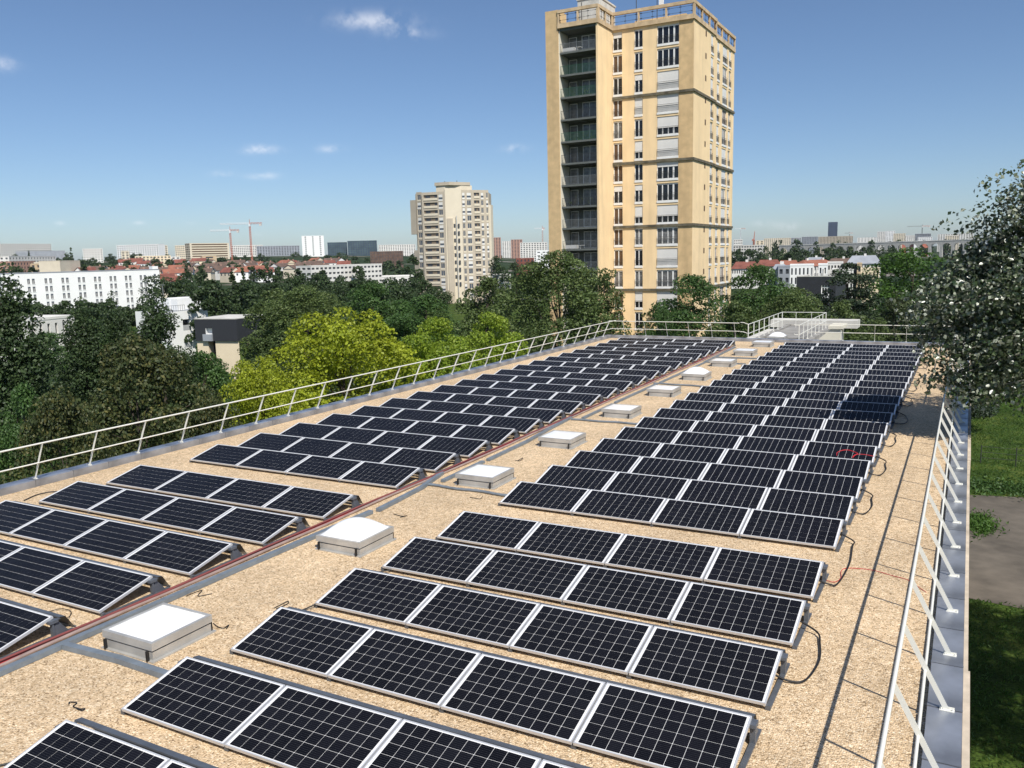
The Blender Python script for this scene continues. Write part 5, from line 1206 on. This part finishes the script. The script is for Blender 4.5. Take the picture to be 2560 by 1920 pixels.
sp = [(1835 + i * 17 + rw.uniform(-6, 6), 622 + rw.uniform(-5, 7), rw.uniform(560, 760), rw.uniform(34, 52), 'dome') for i in range(24)]
wood('woodland', 'dark belt of trees below the arches at right', sp, 'dark', 300, 900, 1.3)
sp = []
for i in range(120):
    x = rw.uniform(0, 1060); D = rw.uniform(480, 1100); y = 668 - (D - 480) * .045 + rw.uniform(-4, 8); sp.append((x, y, D, rw.uniform(14, 34) * 500 / D + 10, rw.choice(['dome', 'round', 'cone'])))
sp += [(rw.uniform(0, 1060), rw.uniform(632, 648), rw.uniform(1000, 1250), rw.uniform(16, 30), 'dome') for _ in range(45)] + [(71, 620, 900, 9, 'cone'), (176, 617, 900, 13, 'cone')]
wood('woodland', 'scattered trees among the hillside houses at left', sp, 'dark', 400, 330, 1.5)
sp = [(rw.uniform(1900, 2420), rw.uniform(598, 612), rw.uniform(1300, 1900), rw.uniform(10, 26), 'dome') for i in range(40)]
wood('woodland', 'small far trees between the right skyline blocks', sp, 'dark', 500, 260, 3.0)
sp = [(60 + i * 50 + rw.uniform(-20, 20), 915 + rw.uniform(-40, 40), rw.uniform(85, 130), rw.uniform(120, 180), 'dome') for i in range(12)] + [(120 + i * 60 + rw.uniform(-20, 20), 950 + rw.uniform(-40, 30), rw.uniform(70, 95), rw.uniform(140, 200), 'dome') for i in range(20)]
wood('woodland', 'shaded trees behind the near crowns along the left side', sp, 'dark', 600, 2600, .38)
sp = [(1580 + i * 75 + rw.uniform(-20, 20), 770 + rw.uniform(-20, 20), rw.uniform(110, 140), rw.uniform(120, 170), 'dome') for i in range(12)]
wood('woodland', 'shaded trees behind the row beyond the far railing', sp, 'dark', 700, 2200, .42)

# lawn details at right: wire fence and tufts
t = thing('wire_fence', 'thin wire fence on posts across the lawn at right', 'fence', (3, 75, GZ))
for x in (-1.5, .9, 3.0, 5.2, 7.6): MB().tube([(x, 0, 0), (x, 0, 1.5)], .045, 6).build('post', 'dark_metal', t)
for z in (.5, .95, 1.4): MB().tube([(-1.5, 0, z), (3, 0, z - .03), (7.6, 0, z)], .014, 4).build('wire', 'dark_metal', t)
def grass():
    rg = np.random.default_rng(4); n = 26000; P = np.stack([rg.uniform(.3, 9, n), rg.uniform(26, 120, n), np.full(n, GZ)], 1)
    on = (P[:, 1] > 45.2) & (P[:, 1] < 65.3); tuft = np.hypot((P[:, 0] - 1.3) / 1.0, (P[:, 1] - 58) / 2.6) < 1; P = P[(~on) | tuft]; n = len(P)
    P[:, 2] += rg.uniform(.03, .14, n); N = rg.normal(size=(n, 3)); N[:, 2] *= .3
    o = inst('grass', leaf_mesh('grass', P, N, .22, 'fresh', 4, .25)); tag(o, 'grass blades and weeds on the lawn right of the building', 'grass', kind='stuff')
    q = rg.normal(size=(1800, 3)) * np.array([.45, 1.0, .12]) + np.array([1.3, 58, GZ + .12]); o = inst('grass_tuft', leaf_mesh('grass_tuft', q, rg.normal(size=q.shape) * np.array([1, 1, .4]), .25, 'fresh', 5, .3)); tag(o, 'bright grass tuft growing out of the asphalt path', 'grass')
    q = np.stack([rg.uniform(.3, 8, 2600), 67.2 + rg.normal(size=2600) * .9, GZ + np.abs(rg.normal(size=2600)) * .28], 1); o = inst('hedge_weeds', leaf_mesh('hedge_weeds', q, rg.normal(size=q.shape), .24, 'mid', 6, .6)); tag(o, 'dark weeds along the far edge of the path', 'weeds', kind='stuff')
grass()

# thin summer haze over the whole place
def haze():
    m = bpy.data.materials.new('haze'); m.use_nodes = True; t = m.node_tree; t.nodes.clear()
    o = t.nodes.new('ShaderNodeOutputMaterial'); v = t.nodes.new('ShaderNodeVolumePrincipled'); v.inputs['Color'].default_value = (.80, .88, 1.0, 1); v.inputs['Density'].default_value = HAZE
    t.links.new(v.outputs[0], o.inputs['Volume']); MAT['haze'] = m
    h = MB().box(-14600, 14600, -14600, 14600, -14.5, 95).build('haze', 'haze'); tag(h, 'thin bluish haze over the distant town', 'haze', kind='stuff')
HAZE = 3e-5
haze()
